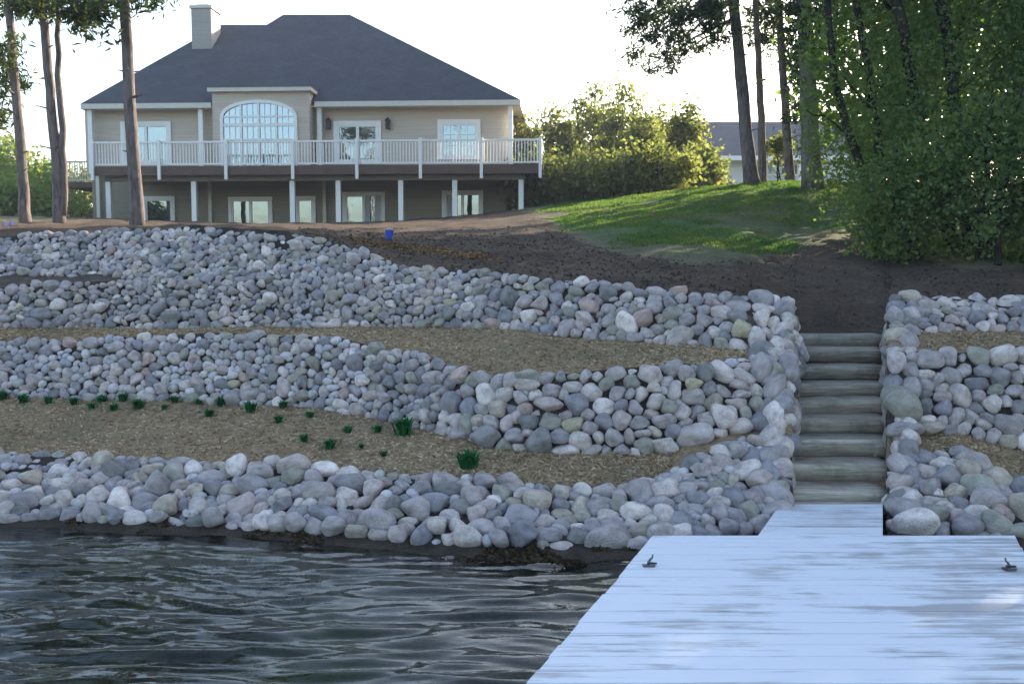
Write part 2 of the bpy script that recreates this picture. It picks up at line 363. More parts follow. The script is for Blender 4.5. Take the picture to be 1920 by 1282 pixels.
def ground_cols(pxs):
    """per column, list of (Y,z) knots"""
    out = {}
    Yb, zb = row('b1', pxs)
    ks = [(np.full_like(Yb, -60.), np.full_like(Yb, -3.)), (np.full_like(Yb, 1.0), np.full_like(Yb, -1.0)), (Yb - 1.6, np.full_like(Yb, -.36)), (Yb - .30, zb - .05), (Yb, zb + .05)]
    for rn in ROWS[1:]: ks.append(row(rn, pxs))
    ks[5] = (ks[5][0], ks[5][1] - .03)
    Y36, z36 = ks[-1]
    z29 = ks[-2][1]
    z36 = np.where(pxs > 1250, z29 + .25, z36); ks[-1] = (Y36, z36)
    ks.append((np.full_like(Yb, 46.), z36 + .25)); ks.append((np.full_like(Yb, 75.), z36 + .8)); ks.append((np.full_like(Yb, 420.), z36 + 3))
    st = (pxs >= ST_L) & (pxs <= ST_R)
    Y = np.array([k[0] for k in ks]); Z = np.array([k[1] for k in ks])
    for j in np.where(st)[0]:
        for i in range(3, 13):
            if Y[i, j] <= 11.2: Z[i, j] = stair_z(Y[i, j]) - .14
        Y[3, j] = 7.0; Z[3, j] = -.25; Y[4, j] = 7.3; Z[4, j] = -.2
    return Y, Z
pxs = np.concatenate([[-9000, -6000, -4000, -2600, -1800, -1300, -1000], np.arange(-760, 1480, 10), [1482, 1484, 1490, 1492, 1500, 1520, 1540, 1560, 1574, 1590, 1610, 1630, 1650, 1657, 1659, 1664, 1667], np.arange(1670, 2700, 10), [3000, 3600, 4600, 6500, 9500]]).astype(float)
GY, GZ = ground_cols(pxs)
SUB = [4, 4, 6, 3, 4, 8, 4, 8, 4, 2, 2, 34, 22, 10, 8, 8, 6]
YY, ZZ, seg = [GY[0]], [GZ[0]], []
for i in range(len(GY) - 1):
    for k in range(1, SUB[i] + 1):
        a = k / SUB[i]; YY.append(GY[i] * (1 - a) + GY[i + 1] * a); ZZ.append(GZ[i] * (1 - a) + GZ[i + 1] * a); seg.append(i)
YY = np.array(YY); ZZ = np.array(ZZ)
XX = (pxs[None, :] - CX) / FPX * (np.maximum(YY, 1.0) * cT + (EYE - ZZ) * sT)
XX[0] = XX[1] * 3
corr = ((pxs >= ST_L) & (pxs <= ST_R))[None, :]
wy_ = np.clip((YY - 10.35) / .7, 0, 1); wx_ = np.clip(1 - np.maximum(np.maximum(ST_L - pxs, pxs - ST_R), 0) / 120.0, 0, 1)[None, :]
wx_ = wx_ * wx_ * (3 - 2 * wx_); wy_ = wy_ * wy_ * (3 - 2 * wy_) * (YY <= 18.05)
z18_ = np.interp(pxs, KP, tabZ['r18'])[None, :]
ZC = np.interp(YY, [11.05, 11.4, 12.5, 14], [1.25, 1.34, 1.82, 2.08]); ZC = np.where(YY > 14, 2.08 + (YY - 14) / 4 * (z18_ - 2.08), ZC)
ZZ = ZZ * (1 - wx_ * wy_) + ZC * wx_ * wy_
ZZ = np.where(corr & (YY > 7.6) & (YY < 11.3), stair_z(YY) - .14, ZZ)
stair_mask = ((pxs > ST_L - 9) & (pxs < ST_R + 10))[None, :]
amp = np.where(YY > 12.6, .05, .018) * np.where(stair_mask & (YY < 11.5), 0, 1)
ZZ = ZZ + amp * fbm(XX * 1.7, YY * 1.7, 4)
nr, nc = YY.shape
V = np.stack([XX, YY, ZZ], -1).reshape(-1, 3)
def grid_faces(r0, r1):
    i, j = np.meshgrid(np.arange(r0, r1), np.arange(nc - 1), indexing='ij')
    a = (i * nc + j).ravel(); return np.stack([a, a + 1, a + nc + 1, a + nc], -1)
seg = np.array(seg)
def sheet(name, segs, mat):
    rs = np.where(np.isin(seg, segs))[0]
    f = np.concatenate([grid_faces(r, r + 1) for r in rs]); used, inv = np.unique(f, return_inverse=True)
    me = mesh_np(name, V[used], inv.reshape(f.shape), True); o = structure(link(name, me, mat)); return o, V[used]
sheet('lake_bed', [0, 1, 2], M['bed']); sheet('muddy_shore', [3], M['dirt'])
sheet('terrace_ground', [4, 6, 8, 10], M['dirt'])
sheet('mulch_bed', [5, 7], M['mulch'])
sheet('upper_soil_strip', [9], M['yardsoil'])
yard, yv = sheet('yard_ground', [11, 12, 13, 14, 15, 16, 17], M['yard'])
def lawn_mask(X, Y, Z):
    px, py = to_px(X, Y, Z)
    # signed "grass amount" from a polygon boundary described in plan
    lim = np.interp(px, [-900, 100, 210, 330, 1000, 1060, 1150, 1300, 1420, 1540, 1620, 1800], [418, 416, 402, 300, 394, 436, 474, 492, 486, 456, 450, 505])
    return np.clip(.5 + (lim - py) / 60.0, 0, 1)
lm = lawn_mask(yv[:, 0], yv[:, 1], yv[:, 2])
at = yard.data.attributes.new('lawn', 'FLOAT', 'POINT'); at.data.foreach_set('value', lm.astype(np.float32))
def ground_z(X, Y):
    """height of the ground sheet at world X,Y (fan interpolation)"""
    px = CX + FPX * X / (Y * cT); j = int(np.clip(np.searchsorted(pxs, px), 1, nc - 1))
    for _ in range(2):
        z = float(np.interp(Y, YY[:, j], ZZ[:, j])); px = CX + FPX * X / (Y * cT + (EYE - z) * sT)
        j = int(np.clip(np.searchsorted(pxs, px), 1, nc - 1))
    a = np.clip((px - pxs[j - 1]) / (pxs[j] - pxs[j - 1]), 0, 1)
    return float(np.interp(Y, YY[:, j - 1], ZZ[:, j - 1]) * (1 - a) + np.interp(Y, YY[:, j], ZZ[:, j]) * a)

# ------------------------------------------------------------------ water
gx = np.concatenate([[-400, -150, -60, -25, -14], np.arange(-9, 4.2, .035), [6, 10, 18, 40, 120, 400]])
gy = np.concatenate([[-600, -250, -90, -30, -10, -3, 0, 1.5, 2.6], np.arange(3.2, 9.6, .026), [10.5]])
WX, WY = np.meshgrid(gx, gy)
def waves(X, Y):
    wx = X + .25 * vnoise(X * .9, Y * .9, 1); wy = Y + .18 * vnoise(X * 1.1 + 5, Y * 1.3, 2)
    h = 0
    for (L, a, ang, ph) in ((.38, .0052, .10, 0.3), (.27, .0046, -.14, 2.1), (.21, .0036, .16, 4.0), (.15, .0022, -.05, 1.2), (1.1, .006, .4, .7), (.115, .0016, .22, 3), (.085, .0008, -.3, 1)):
        k = 2 * pi / L; h = h + a * np.sin(k * (wy * cos(ang) + wx * sin(ang)) + ph + 2.5 * vnoise(X / L * .35, Y / L * .25, 3))
    h = h + .006 * vnoise(X * 2.3 + .4 * Y, Y * 6.0 - X, 0) + .004 * vnoise(X * 5 + Y, Y * 12 - X, 2)
    return h
calm = np.clip((8.3 - WY) / 2.6, .12, 1) * np.where((WX > -10) & (WX < 5) & (WY > 2) & (WY < 10), 1, .3)
WZ = waves(WX, WY) * calm * 1.25
v = np.stack([WX, WY, WZ], -1).reshape(-1, 3); n1, n2 = len(gy), len(gx)
i, j = np.meshgrid(np.arange(n1 - 1), np.arange(n2 - 1), indexing='ij'); a = (i * n2 + j).ravel()
structure(link('lake_water', mesh_np('lake_water', v, np.stack([a, a + 1, a + n2 + 1, a + n2], -1), True), M['water']))

# ------------------------------------------------------------------ fieldstones
def ico(sub):
    t = (1 + 5 ** .5) / 2
    v = np.array([(-1, t, 0), (1, t, 0), (-1, -t, 0), (1, -t, 0), (0, -1, t), (0, 1, t), (0, -1, -t), (0, 1, -t), (t, 0, -1), (t, 0, 1), (-t, 0, -1), (-t, 0, 1)], float)
    f = [(0, 11, 5), (0, 5, 1), (0, 1, 7), (0, 7, 10), (0, 10, 11), (1, 5, 9), (5, 11, 4), (11, 10, 2), (10, 7, 6), (7, 1, 8), (3, 9, 4), (3, 4, 2), (3, 2, 6), (3, 6, 8), (3, 8, 9), (4, 9, 5), (2, 4, 11), (6, 2, 10), (8, 6, 7), (9, 8, 1)]
    v /= np.linalg.norm(v[0]); v = [tuple(p) for p in v]
    for _ in range(sub):
        c = {}; nf = []
        def mid(a, b):
            k = (min(a, b), max(a, b))
            if k not in c:
                m = (np.array(v[a]) + np.array(v[b])); m /= np.linalg.norm(m); v.append(tuple(m)); c[k] = len(v) - 1
            return c[k]
        for a, b, d in f:
            ab, bd, da = mid(a, b), mid(b, d), mid(d, a); nf += [(a, ab, da), (b, bd, ab), (d, da, bd), (ab, bd, da)]
        f = nf
    return np.array(v), np.array(f)
IV, IF = ico(2)
def stone_mesh(idx):
    r_ = np.random.default_rng(100 + idx); p = r_.uniform(2.0, 2.7)
    r = 1 / (np.abs(IV) ** p).sum(1) ** (1 / p)
    for _ in range(r_.integers(5, 12)):
        n = r_.normal(size=3); n /= np.linalg.norm(n); off = r_.uniform(.66, .95)
        d = IV @ n; lim = np.where(d > .05, off / np.maximum(d, .05), 9)
        r = -np.log(np.exp(-18 * r) + np.exp(-18 * lim)) / 18
    for _ in range(4):
        n = r_.normal(size=3); ph = r_.uniform(0, 6.28); r = r * (1 + .04 * np.sin(IV @ n * 2.6 + ph))
    v = IV * r[:, None]
    v /= np.abs(v).max(0)
    me = mesh_np('stone', v, IF, True); me.materials.append(M['stone']); return me
STONES = [stone_mesh(i) for i in range(28)]
PAL = [((.39, .37, .37), 24), ((.33, .32, .33), 20), ((.26, .26, .28), 14), ((.50, .47, .45), 15), ((.29, .30, .26), 10), ((.40, .36, .35), 8), ((.42, .34, .31), 2), ((.38, .355, .30), 6), ((.23, .24, .27), 7), ((.62, .59, .57), 8), ((.20, .21, .21), 5), ((.42, .40, .28), .5)]
PW = np.array([w_ for _, w_ in PAL], float); PW /= PW.sum()
def stone_color(r_):
    c = np.array(PAL[r_.choice(len(PAL), p=PW)][0]) * r_.uniform(.87, 1.14) * np.array([1.48, 1.35, 1.33]); return (*c, 1)

def stone_strip(sections, size, seed, aniso=1.22, fill=1.02, irregular=1.0):
    """sections: list of cross polylines (each a list of 3-D points, same count). size(f) -> stone diameter at fraction f along.
    returns list of (loc, basis 3x3, semi-axes)"""
    r_ = np.random.default_rng(seed); S = np.array(sections, float)       # n,m,3
    n, m, _ = S.shape
    mid = S.mean(1); ds = np.r_[0, np.cumsum(np.linalg.norm(np.diff(mid, axis=0), axis=1))]; L = ds[-1]
    tl = np.zeros((n, m)); tl[:, 1:] = np.cumsum(np.linalg.norm(np.diff(S, axis=1), axis=2), axis=1); H = tl[:, -1]
    def at(s, t):
        f = np.interp(s, ds, np.arange(n)); i0 = min(int(f), n - 2); a = f - i0
        pl = S[i0] * (1 - a) + S[i0 + 1] * a; tt = tl[i0] * (1 - a) + tl[i0 + 1] * a
        k = int(np.clip(np.searchsorted(tt, t) - 1, 0, m - 2)); b = (t - tt[k]) / max(tt[k + 1] - tt[k], 1e-6)
        return pl[k] + (pl[k + 1] - pl[k]) * b
    q = .028; gs, gt = np.meshgrid(np.arange(q / 2, L, q), np.arange(q / 2, H.max(), q), indexing='ij'); gs = gs.ravel(); gt = gt.ravel()
    ok = gt < np.interp(gs, ds, H); gs, gt = gs[ok], gt[ok]; sz = size(gs / L)
    # seeds by weighted choice, repelled
    area = q * q / (sz ** 2 * .80); N = max(3, int(area.sum())); ch = r_.choice(len(gs), N, replace=False, p=area / area.sum())
    cs, ct = gs[ch].copy(), gt[ch].copy()
    wgt = size(cs / L) * np.clip(np.exp(r_.normal(0, .24 * irregular, N)), .6, 1.75)
    asp = aniso * np.exp(r_.normal(0, .16, N)); ang = r_.normal(0, .35 * irregular, N)
    for it in range(9):
        dx = gs[:, None] - cs[None]; dy = gt[:, None] - ct[None]; ca, sa = np.cos(ang), np.sin(ang)
        u = (dx * ca + dy * sa) / np.sqrt(asp); v_ = (-dx * sa + dy * ca) * np.sqrt(asp)
        lab = np.argmin((u * u + v_ * v_) / wgt ** 2, axis=1)
        cnt = np.bincount(lab, minlength=N).astype(float); c1 = np.maximum(cnt, 1)
        ns, nt_ = np.bincount(lab, gs, N) / c1, np.bincount(lab, gt, N) / c1
        cs = np.where(cnt > 0, ns, cs); ct = np.where(cnt > 0, nt_, ct)
    sxx = np.bincount(lab, gs ** 2, N) / c1 - cs ** 2; syy = np.bincount(lab, gt ** 2, N) / c1 - ct ** 2; sxy = np.bincount(lab, gs * gt, N) / c1 - cs * ct
    out = []
    for k in range(N):
        if cnt[k] < 5: continue
        e, U = np.linalg.eigh(np.array([[sxx[k], sxy[k]], [sxy[k], syy[k]]])); e = np.maximum(e, 1e-5)
        b_, a_ = 2 * np.sqrt(e) * fill
        if b_ < a_ * .42: b_ = a_ * .42
        dv = U[:, 1];
        if dv[0] < 0: dv = -dv
        p = at(cs[k], ct[k]); d = .05
        ts = at(min(cs[k] + d, L), ct[k]) - at(max(cs[k] - d, 0), ct[k]); tt = at(cs[k], ct[k] + d) - at(cs[k], max(ct[k] - d, 0))
        ts /= np.linalg.norm(ts); tt = tt - ts * (tt @ ts); tt /= np.linalg.norm(tt); nn = np.cross(ts, tt); nn /= np.linalg.norm(nn)
        if nn[1] > 0 and nn[2] < .5: nn = -nn
        ax = ts * dv[0] + tt * dv[1]; ay = np.cross(nn, ax)
        dep = (a_ + b_) / 2 * r_.uniform(.72, 1.0)
        p = p + nn * (dep * .22 + r_.normal(0, .016 * irregular))
        B = Matrix((ax, ay, nn)).transposed() @ Euler((r_.normal(0, .16 * irregular), r_.normal(0, .16 * irregular), 0)).to_matrix()
        out.append((p, B, (a_, b_, dep)))
    return out
def place_stones(wall, items, seed, white=1.0):
    r_ = np.random.default_rng(seed); off = np.array(wall.location)
    def seen(p): x = to_px(*p)[0]; return 1.0 if -25 < x < 1945 else 1e-3
    rank = sorted(range(len(items)), key=lambda i: -(items[i][2][0] * items[i][2][1]) / items[i][0][1] ** 2 * seen(items[i][0]))
    keep = rank[:300]; rest = rank[300:]
    for i in keep:
        p, B, s = items[i]; o = bpy.data.objects.new('stone', STONES[r_.integers(len(STONES))]); COL.objects.link(o); o.parent = wall
        flip = Matrix.Rotation(r_.choice([0, pi]), 3, 'Z') @ Matrix.Rotation(r_.choice([0, pi]), 3, 'X')
        M4 = (B @ flip).to_4x4() @ Matrix.Diagonal((*s, 1)); M4.translation = Vector(p - off); o.matrix_local = M4
        c = stone_color(r_); o.color = (c[0] * white, c[1] * white, c[2] * white, 1)
    if rest:
        vs, fs = [], []
        for n_, i in enumerate(rest):
            p, B, s = items[i]; vs.append((IV * np.array(s)) @ np.array(B).T + (p - off)); fs.append(IF + n_ * len(IV))
        o = link('stone', mesh_np('stone_rest', np.concatenate(vs), np.concatenate(fs), True), M['stone_rest'], wall); o['kind'] = 'stuff'
def sec(px, rows_, back=.08):
    out = []
    for i, rn in enumerate(rows_):
        Y_, z_ = row(rn, px)
        if rn == 'b4' and i == 0:     # the narrow ledge is buried under stones except at the far left
            k_ = float(np.clip((px - 190) / 70, 0, 1)) * .9; y2, z2 = row('t3', px); Y_ = Y_ * (1 - k_) + y2 * k_; z_ = z_ * (1 - k_) + z2 * k_
        Y_ = float(Y_); z_ = float(z_) + (.03 if rn == 'b1' else -.04 if rn[0] == 'b' else -.055)
        out.append(np.array([X_at(px, Y_, z_), Y_ - .03, z_]))
    p = out[-1]; out.append(np.array([X_at(px, p[1] + back, p[2]), p[1] + back, p[2] + .01])); return out
def stone_wall(label, loc_px, pxr, rows_, size, seed, back=.08, step=20, group='fieldstone terrace walls', **kw):
    Yb, zb = row(rows_[0], loc_px); wl = thing('stone_wall', label, 'stone wall', (float(X_at(loc_px, Yb, zb)), float(Yb), float(zb)), 0, group)
    pp = np.append(np.arange(pxr[0], pxr[1] - step * .4, step), pxr[1]); it = stone_strip([sec(float(p), rows_, back) for p in pp], size, seed, **kw); place_stones(wl, it, seed + 1)
    return wl, len(it)
CNT = {}
U4 = ('b3', 't3', 'b4', 't4')
_, CNT['low_l'] = stone_wall('lowest fieldstone wall rising from the lake left of the dock', 700, (-380, 1484), ('b1', 't1'), lambda f: .134 + .028 * f, 11, .10, irregular=1.2)
_, CNT['mid_l'] = stone_wall('middle fieldstone terrace wall above the planted mulch strip, left of the steps', 700, (-380, 1404), ('b2', 't2'), lambda f: .118 + .042 * np.clip((f - .58) * 3.4, 0, 1), 21)
_, CNT['up_ll'] = stone_wall('far left upper wall of small stones just above the middle mulch bench', 300, (-380, 565), ('b3', 't3'), lambda f: .112 + 0 * f, 31, .06)
_, CNT['up_lt'] = stone_wall('topmost wall of small stones under the house and pine trunks', 300, (-380, 565), ('b4', 't4'), lambda f: .112 + 0 * f, 41)
_, CNT['up_l'] = stone_wall('upper fieldstone wall stepping down along the dark soil to the top of the steps', 1000, (552, 1404), U4, lambda f: .114 + .042 * f, 51)
_, CNT['end_l'] = stone_wall('tall stone wall end just left of the steps, joining two terraces', 1445, (1404, 1486), ('b2', 't2') + U4, lambda f: .17 + 0 * f, 55, .14, 10, irregular=1.2)
_, CNT['low_r'] = stone_wall('lowest pile of large stones right of the gangway', 1800, (1662, 2260), ('b1', 't1'), lambda f: .178 + 0 * f, 61, .02, irregular=1.35)
_, CNT['mid_r'] = stone_wall('middle wall of large rounded stones right of the steps', 1800, (1716, 2260), ('b2', 't2'), lambda f: .172 + 0 * f, 71)
_, CNT['up_r'] = stone_wall('short top wall right of the steps below the leafy trees', 1800, (1716, 2260), U4, lambda f: .14 + 0 * f, 81, .12)
_, CNT['end_r'] = stone_wall('tall stone wall end just right of the steps, joining two terraces', 1690, (1662, 1716), ('b2', 't2') + U4, lambda f: .18 + 0 * f, 85, .14, 9, irregular=1.2)
# stone cheeks on both sides of the steps
def cheek(label, side, seed):
    secs = []
    for Yv in np.arange(7.7, 10.75, .12):
        zs = float(stair_z(Yv)); px_e = np.interp(Yv, [7.7, 8.6, 9.14, 11.04], [1478, 1484, 1487, 1500]) if side < 0 else np.interp(Yv, [7.7, 8.6, 9.14, 11.04], [1666, 1664, 1661, 1648])
        hw = np.interp(Yv, [7.7, 8.2, 8.7, 9.0, 9.5, 9.8, 10.2, 10.75], [.05, .18, .38, .62, .50, .52, .60, .34])
        xe = X_at(px_e, Yv, zs); zt = zs + hw
        zt = min(zt, 1.86)
        secs.append([np.array([xe + side * .05, Yv, zs - .10]), np.array([xe + side * .12, Yv + .02, zt - .05]), np.array([xe + side * .26, Yv + .04, zt - .02])])
    if side > 0: secs = secs[::-1]
    c = secs[len(secs) // 2][0]; wl = thing('stone_cheek', label, 'stone wall', tuple(c), 0, 'stone cheeks beside the steps')
    it = stone_strip(secs, lambda f: .17 + 0 * f, seed, irregular=1.2, fill=1.12)
    fixed = []
    for p, B, s in it:
        fixed.append((p, B, (s[0], s[1], s[2] * .95)))
    place_stones(wl, fixed, seed + 1)
cheek('stacked stones flanking the timber steps on their left', -1, 91)
cheek('stacked stones flanking the timber steps on their right', 1, 95)

# ------------------------------------------------------------------ timber steps
steps = thing('timber_steps', 'weathered timber steps climbing between the stone walls', 'steps', (float(X_at(1574, 8, .2)), 8.0, 0.1))
def timber(x0, x1, y0, depth, z0, z1, tilt=0, name='step_timber'):
    n = 10; r = .045; h = z1 - z0; prof = []
    for k in range(6): a = pi / 2 * k / 5; prof.append((y0 + r - r * cos(a) + 0, z1 - r + r * sin(a)))
    prof = [(y0 + .012, z0)] + prof + [(y0 + depth, z1), (y0 + depth, z0)]
    vs, fs = [], []; m = len(prof); xs = np.linspace(x0, x1, 9)
    for i, x in enumerate(xs):
        for (y, z) in prof: vs.append((x, y + .008 * vnoise(x * 3 + y0 * 9, 2.2), z + tilt * (i / 8 - .5) + .006 * vnoise(x * 4, y0 * 5)))
        if i: fs += [((i - 1) * m + k, (i - 1) * m + (k + 1) % m, i * m + (k + 1) % m, i * m + k) for k in range(m)]
    fs += [tuple(range(m))[::-1], tuple((len(xs) - 1) * m + k for k in range(m))]
    b = MB(); b.add(vs, fs); o = b.build(name, M['timber'], steps, smooth=False); o.data.polygons.foreach_set('use_smooth', [len(p.vertices) == 4 for p in o.data.polygons]); return o
TOPS = [(920, 1474, 1662), (871, 1468, 1668), (825, 1470, 1672), (785, 1487, 1662), (752, 1492, 1660), (720, 1492, 1658), (687, 1495, 1655), (653, 1498, 1652), (628, 1500, 1648)]
for i, (py, xl, xr) in enumerate(TOPS):
    xr += 9; xl -= 3
    Yv = STAIR_Y0 + i * TREAD; zt = P(1574, py, Yv)[2]
    timber(X_at(xl, Yv, zt), X_at(xr, Yv, zt), Yv, TREAD + .06, zt - .145 - .008, zt, tilt=(.02 if i == 4 else random.uniform(-.006, .006)))
Yv = STAIR_Y0 + 2 * TREAD; zt = P(1574, 826, Yv)[2]
timber(X_at(1640, Yv, zt), X_at(1700, Yv, zt), Yv - .03, .36, zt - .15, zt - .012)

# ------------------------------------------------------------------ dock and gangway
DZ = .34; A = Pz(1225, 1003, DZ); B_ = Pz(1905, 1003, DZ); YF = A[1]
A2 = Pz(985, 1282, DZ); sl = (A[0] - A2[0]) / (A[1] - A2[1])
dock = thing('dock', 'wide white painted plank dock in the foreground, paint worn grey', 'dock', (float((A[0] + B_[0]) / 2), float(YF), 0))
PWD = .142; y = YF; k = 0
shared = None
def plank(x0, x1, y0, y1, z1, th, skew0, skew1, parent, z1b=None):
    z1b = z1 if z1b is None else z1b
    v = [(x0 + skew0, y0, z1 - th), (x1 + skew0, y0, z1 - th), (x1 + skew1, y1, z1b - th), (x0 + skew1, y1, z1b - th), (x0 + skew0, y0, z1), (x1 + skew0, y0, z1), (x1 + skew1, y1, z1b), (x0 + skew1, y1, z1b)]
    b = MB(); b.add(v, [(3, 2, 1, 0), (4, 5, 6, 7), (0, 1, 5, 4), (1, 2, 6, 5), (2, 3, 7, 6), (3, 0, 4, 7)]); return b
while y > -2.4:
    y0 = y - PWD + .007; jx = random.uniform(-.007, .007)
    b = plank(A[0] + jx, B_[0] + jx, y0, y, DZ + random.uniform(-.004, .004), .036, (y0 - YF) * sl, (y - YF) * sl, dock)
    b.build('plank', M['dock'], dock, bevel=.004); y -= PWD
for k_ in (.04, .5, .96):
    x0 = A[0] + (B_[0] - A[0]) * k_
    plank(x0 - .03, x0 + .03, -2.3, YF - .02, DZ - .04, .16, (-2.3 - YF) * sl, -.02 * sl, dock).build('joist', M['under'], dock)
for k_, yy in ((.045, YF - .3), (.955, YF - .3), (.045, 3.4), (.955, 3.4), (.045, .5), (.955, .5)):
    x0 = A[0] + (B_[0] - A[0]) * k_ + (yy - YF) * sl; MB().tube([(x0, yy, -1.4), (x0, yy, DZ - .045)], [.05, .05], 10).build('pile', M['under'], dock, smooth=True)
def cleat(px, py, label, fl):
    p = Pz(px, py, DZ); t = thing('dock_hook', label, 'dock hook', tuple(p), 0, 'dark metal hooks on the dock')
    MB().box(p[0] - .035, p[0] + .035, p[1] - .02, p[1] + .02, p[2] + .002, p[2] + .012).build('base_plate', M['rust'], t)
    MB().tube([p + (0, 0, .01), p + (.0, 0, .03), p + (.010 * fl, 0, .045), p + (.022 * fl, 0, .056), p + (.024 * fl, 0, .074)], [.008, .008, .007, .006, .005], 8).build('hook', M['rust'], t, smooth=True)
    MB().tube([p + (-.02, -.03, .014), p + (.03, -.02, .016), p + (.05, .02, .014), p + (.0, .035, .014), p + (-.02, -.03, .014)], [.006] * 5, 6).build('ring', M['rust'], t, smooth=True)
cleat(1216, 1062, 'small dark metal hook near the left far corner of the dock', 1)
cleat(1892, 1068, 'small dark metal hook near the right far corner of the dock', -1)
gang = thing('gangway', 'narrow white plank gangway from the dock to the foot of the steps', 'gangway', (float(X_at(1538, 6.5, .3)), float(YF), .1))
gy0, gy1 = YF + .006, 7.98; ng = 11
gl0, gr0 = X_at(1421, gy0, .34), X_at(1655, gy0, .34); gl1, gr1 = X_at(1466, gy1, .12), X_at(1655, gy1, .12)
for k in range(ng):
    a, b_ = k / ng, (k + 1) / ng - .003; f = lambda q: (gl0 + (gl1 - gl0) * q, gr0 + (gr1 - gr0) * q, gy0 + (gy1 - gy0) * q, .338 - .20 * q)
    l0, r0, ya, za = f(a); l1, r1, yb, zb = f(b_)
    v = [(l0, ya, za - .035), (r0, ya, za - .035), (r1, yb, zb - .035), (l1, yb, zb - .035), (l0, ya, za), (r0, ya, za), (r1, yb, zb), (l1, yb, zb)]
    bb = MB(); bb.add(v, [(3, 2, 1, 0), (4, 5, 6, 7), (0, 1, 5, 4), (1, 2, 6, 5), (2, 3, 7, 6), (3, 0, 4, 7)]); bb.build('plank', M['dock'] if k < ng - 1 else M['timber'], gang, bevel=.004)
for (xa, xb) in ((gl0 + .03, gl1 + .03), (gr0 - .03, gr1 - .03)):
    bb = MB(); v = [(xa - .02, gy0, .14), (xa + .02, gy0, .14), (xb + .02, gy1 - .05, -.04), (xb - .02, gy1 - .05, -.04), (xa - .02, gy0, .30), (xa + .02, gy0, .30), (xb + .02, gy1 - .05, .10), (xb - .02, gy1 - .05, .10)]
    bb.add(v, [(3, 2, 1, 0), (4, 5, 6, 7), (0, 1, 5, 4), (1, 2, 6, 5), (2, 3, 7, 6), (3, 0, 4, 7)]); bb.build('stringer', M['under'], gang)

# ------------------------------------------------------------------ house
PSI = R(-3.2); O = P(165, 400, 38.6); O[2] = 0
ex = np.array([cos(PSI), sin(PSI), 0]); ey = np.array([-sin(PSI), cos(PSI), 0])
eyeL = np.array([(np.array([0, 0, 0]) - O) @ ex, (np.array([0, 0, 0]) - O) @ ey, EYE])
def H(px, py, d):
    """house-local point where the sight line meets the plane at local depth d"""
    r = ray(px, py); rl = np.array([r @ ex, r @ ey, r[2]]); t = (d - eyeL[1]) / rl[1]; return eyeL + rl * t
house = thing('house', 'large beige house with dark hipped roof, arched window and raised deck', 'house', tuple(O), PSI)
hb = lambda b, n, m, p=house, **k: b.build(n, m, p, local=True, **k)
WR = H(955, 300, 0)[0]; DEP = 12.0
zF = H(600, 310, -3)[2]            # deck floor level
zE = H(600, 200, 0)[2]             # top of wall at eave
zG = H(600, 424, 0)[2] - .5
zT = zE + .55
# walls
hb(MB().box(0, WR, 0, DEP, zF - .0, zE), 'upper_wall', M['siding'])
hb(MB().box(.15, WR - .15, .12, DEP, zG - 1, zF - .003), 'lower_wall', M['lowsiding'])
bx0, bx1 = H(398, 200, -.85)[0], H(580, 200, -.85)[0]; zB = H(480, 172, -.95)[2]
hb(MB().box(bx0, bx1, -.85, 2.2, zF, zB), 'bay_wall', M['siding'])
hb(MB().box(bx0 - .12, bx1 + .12, -1.05, 2.6, zB + .002, zB + .15), 'bay_fascia', M['fascia'])
# roof
e_l = H(150, 192, -.6); e_r = H(976, 190, -.6); zEv = (e_l[2] + e_r[2]) / 2
slope = .80
def roofpt(px, py):
    # intersect ray with front roof plane z = zEv + slope*(y+.6)
    r = ray(px, py); rl = np.array([r @ ex, r @ ey, r[2]]); t = (zEv + slope * (eyeL[1] + .6) - EYE) / (rl[2] - slope * rl[1]); return eyeL + rl * t
r2l, r2r, r1l, r1r = roofpt(414, 47), roofpt(500, 47), roofpt(531, 28), roofpt(656, 28)
yB = DEP + .8; xl, xr = e_l[0], e_r[0]
eL = np.array([xl, -.6, zEv]); eR = np.array([xr, -.6, zEv]); bL = np.array([xl, yB, zEv]); bR = np.array([xr, yB, zEv])
def back(p): return np.array([p[0], yB - (p[1] + .6) * .9, p[2]])
rf = MB()
rf.add([eL, eR, r1r, r1l, r2r, r2l], [(0, 1, 2, 3, 4, 5)])
rf.add([eL, r2l, back(r2l), bL], [(0, 1, 2, 3)])
rf.add([eR, bR, back(r1r), r1r], [(0, 1, 2, 3)])
rf.add([r2l, r2r, back(r2r), back(r2l)], [(0, 1, 2, 3)]); rf.add([r1l, r1r, back(r1r), back(r1l)], [(0, 1, 2, 3)])
rf.add([r2r, r1l, back(r1l), back(r2r)], [(0, 1, 2, 3)])
rf.add([bL, back(r2l), back(r2r), back(r1l), back(r1r), bR], [(0, 1, 2, 3, 4, 5)])
roof = hb(rf, 'roof', M['roof'])
# bay roof: shallow shed running back into the main slope
hb(MB().add([(bx0 - .14, -1.07, zB + .155), (bx1 + .14, -1.07, zB + .155), (bx1 + .14, 1.2, zB + .40), (bx0 - .14, 1.2, zB + .40), (bx0 - .14, 1.2, zB + .1), (bx1 + .14, 1.2, zB + .1)], [(0, 1, 2, 3), (0, 3, 4), (1, 5, 2)]), 'bay_roof', M['roof'], roof)
for bb_ in ((xl + .02, bx0 - .13, -.62, -.58), (bx1 + .13, xr - .02, -.62, -.58), (xl, xl + .04, -.57, yB), (xr - .04, xr, -.57, yB)): hb(MB().box(*bb_, zEv - .2, zEv - .004), 'eave_fascia', M['fascia'])
hb(MB().box(xl + .04, xr - .04, -.57, yB - .02, zEv - .2, zEv - .16), 'soffit', M['fascia'])
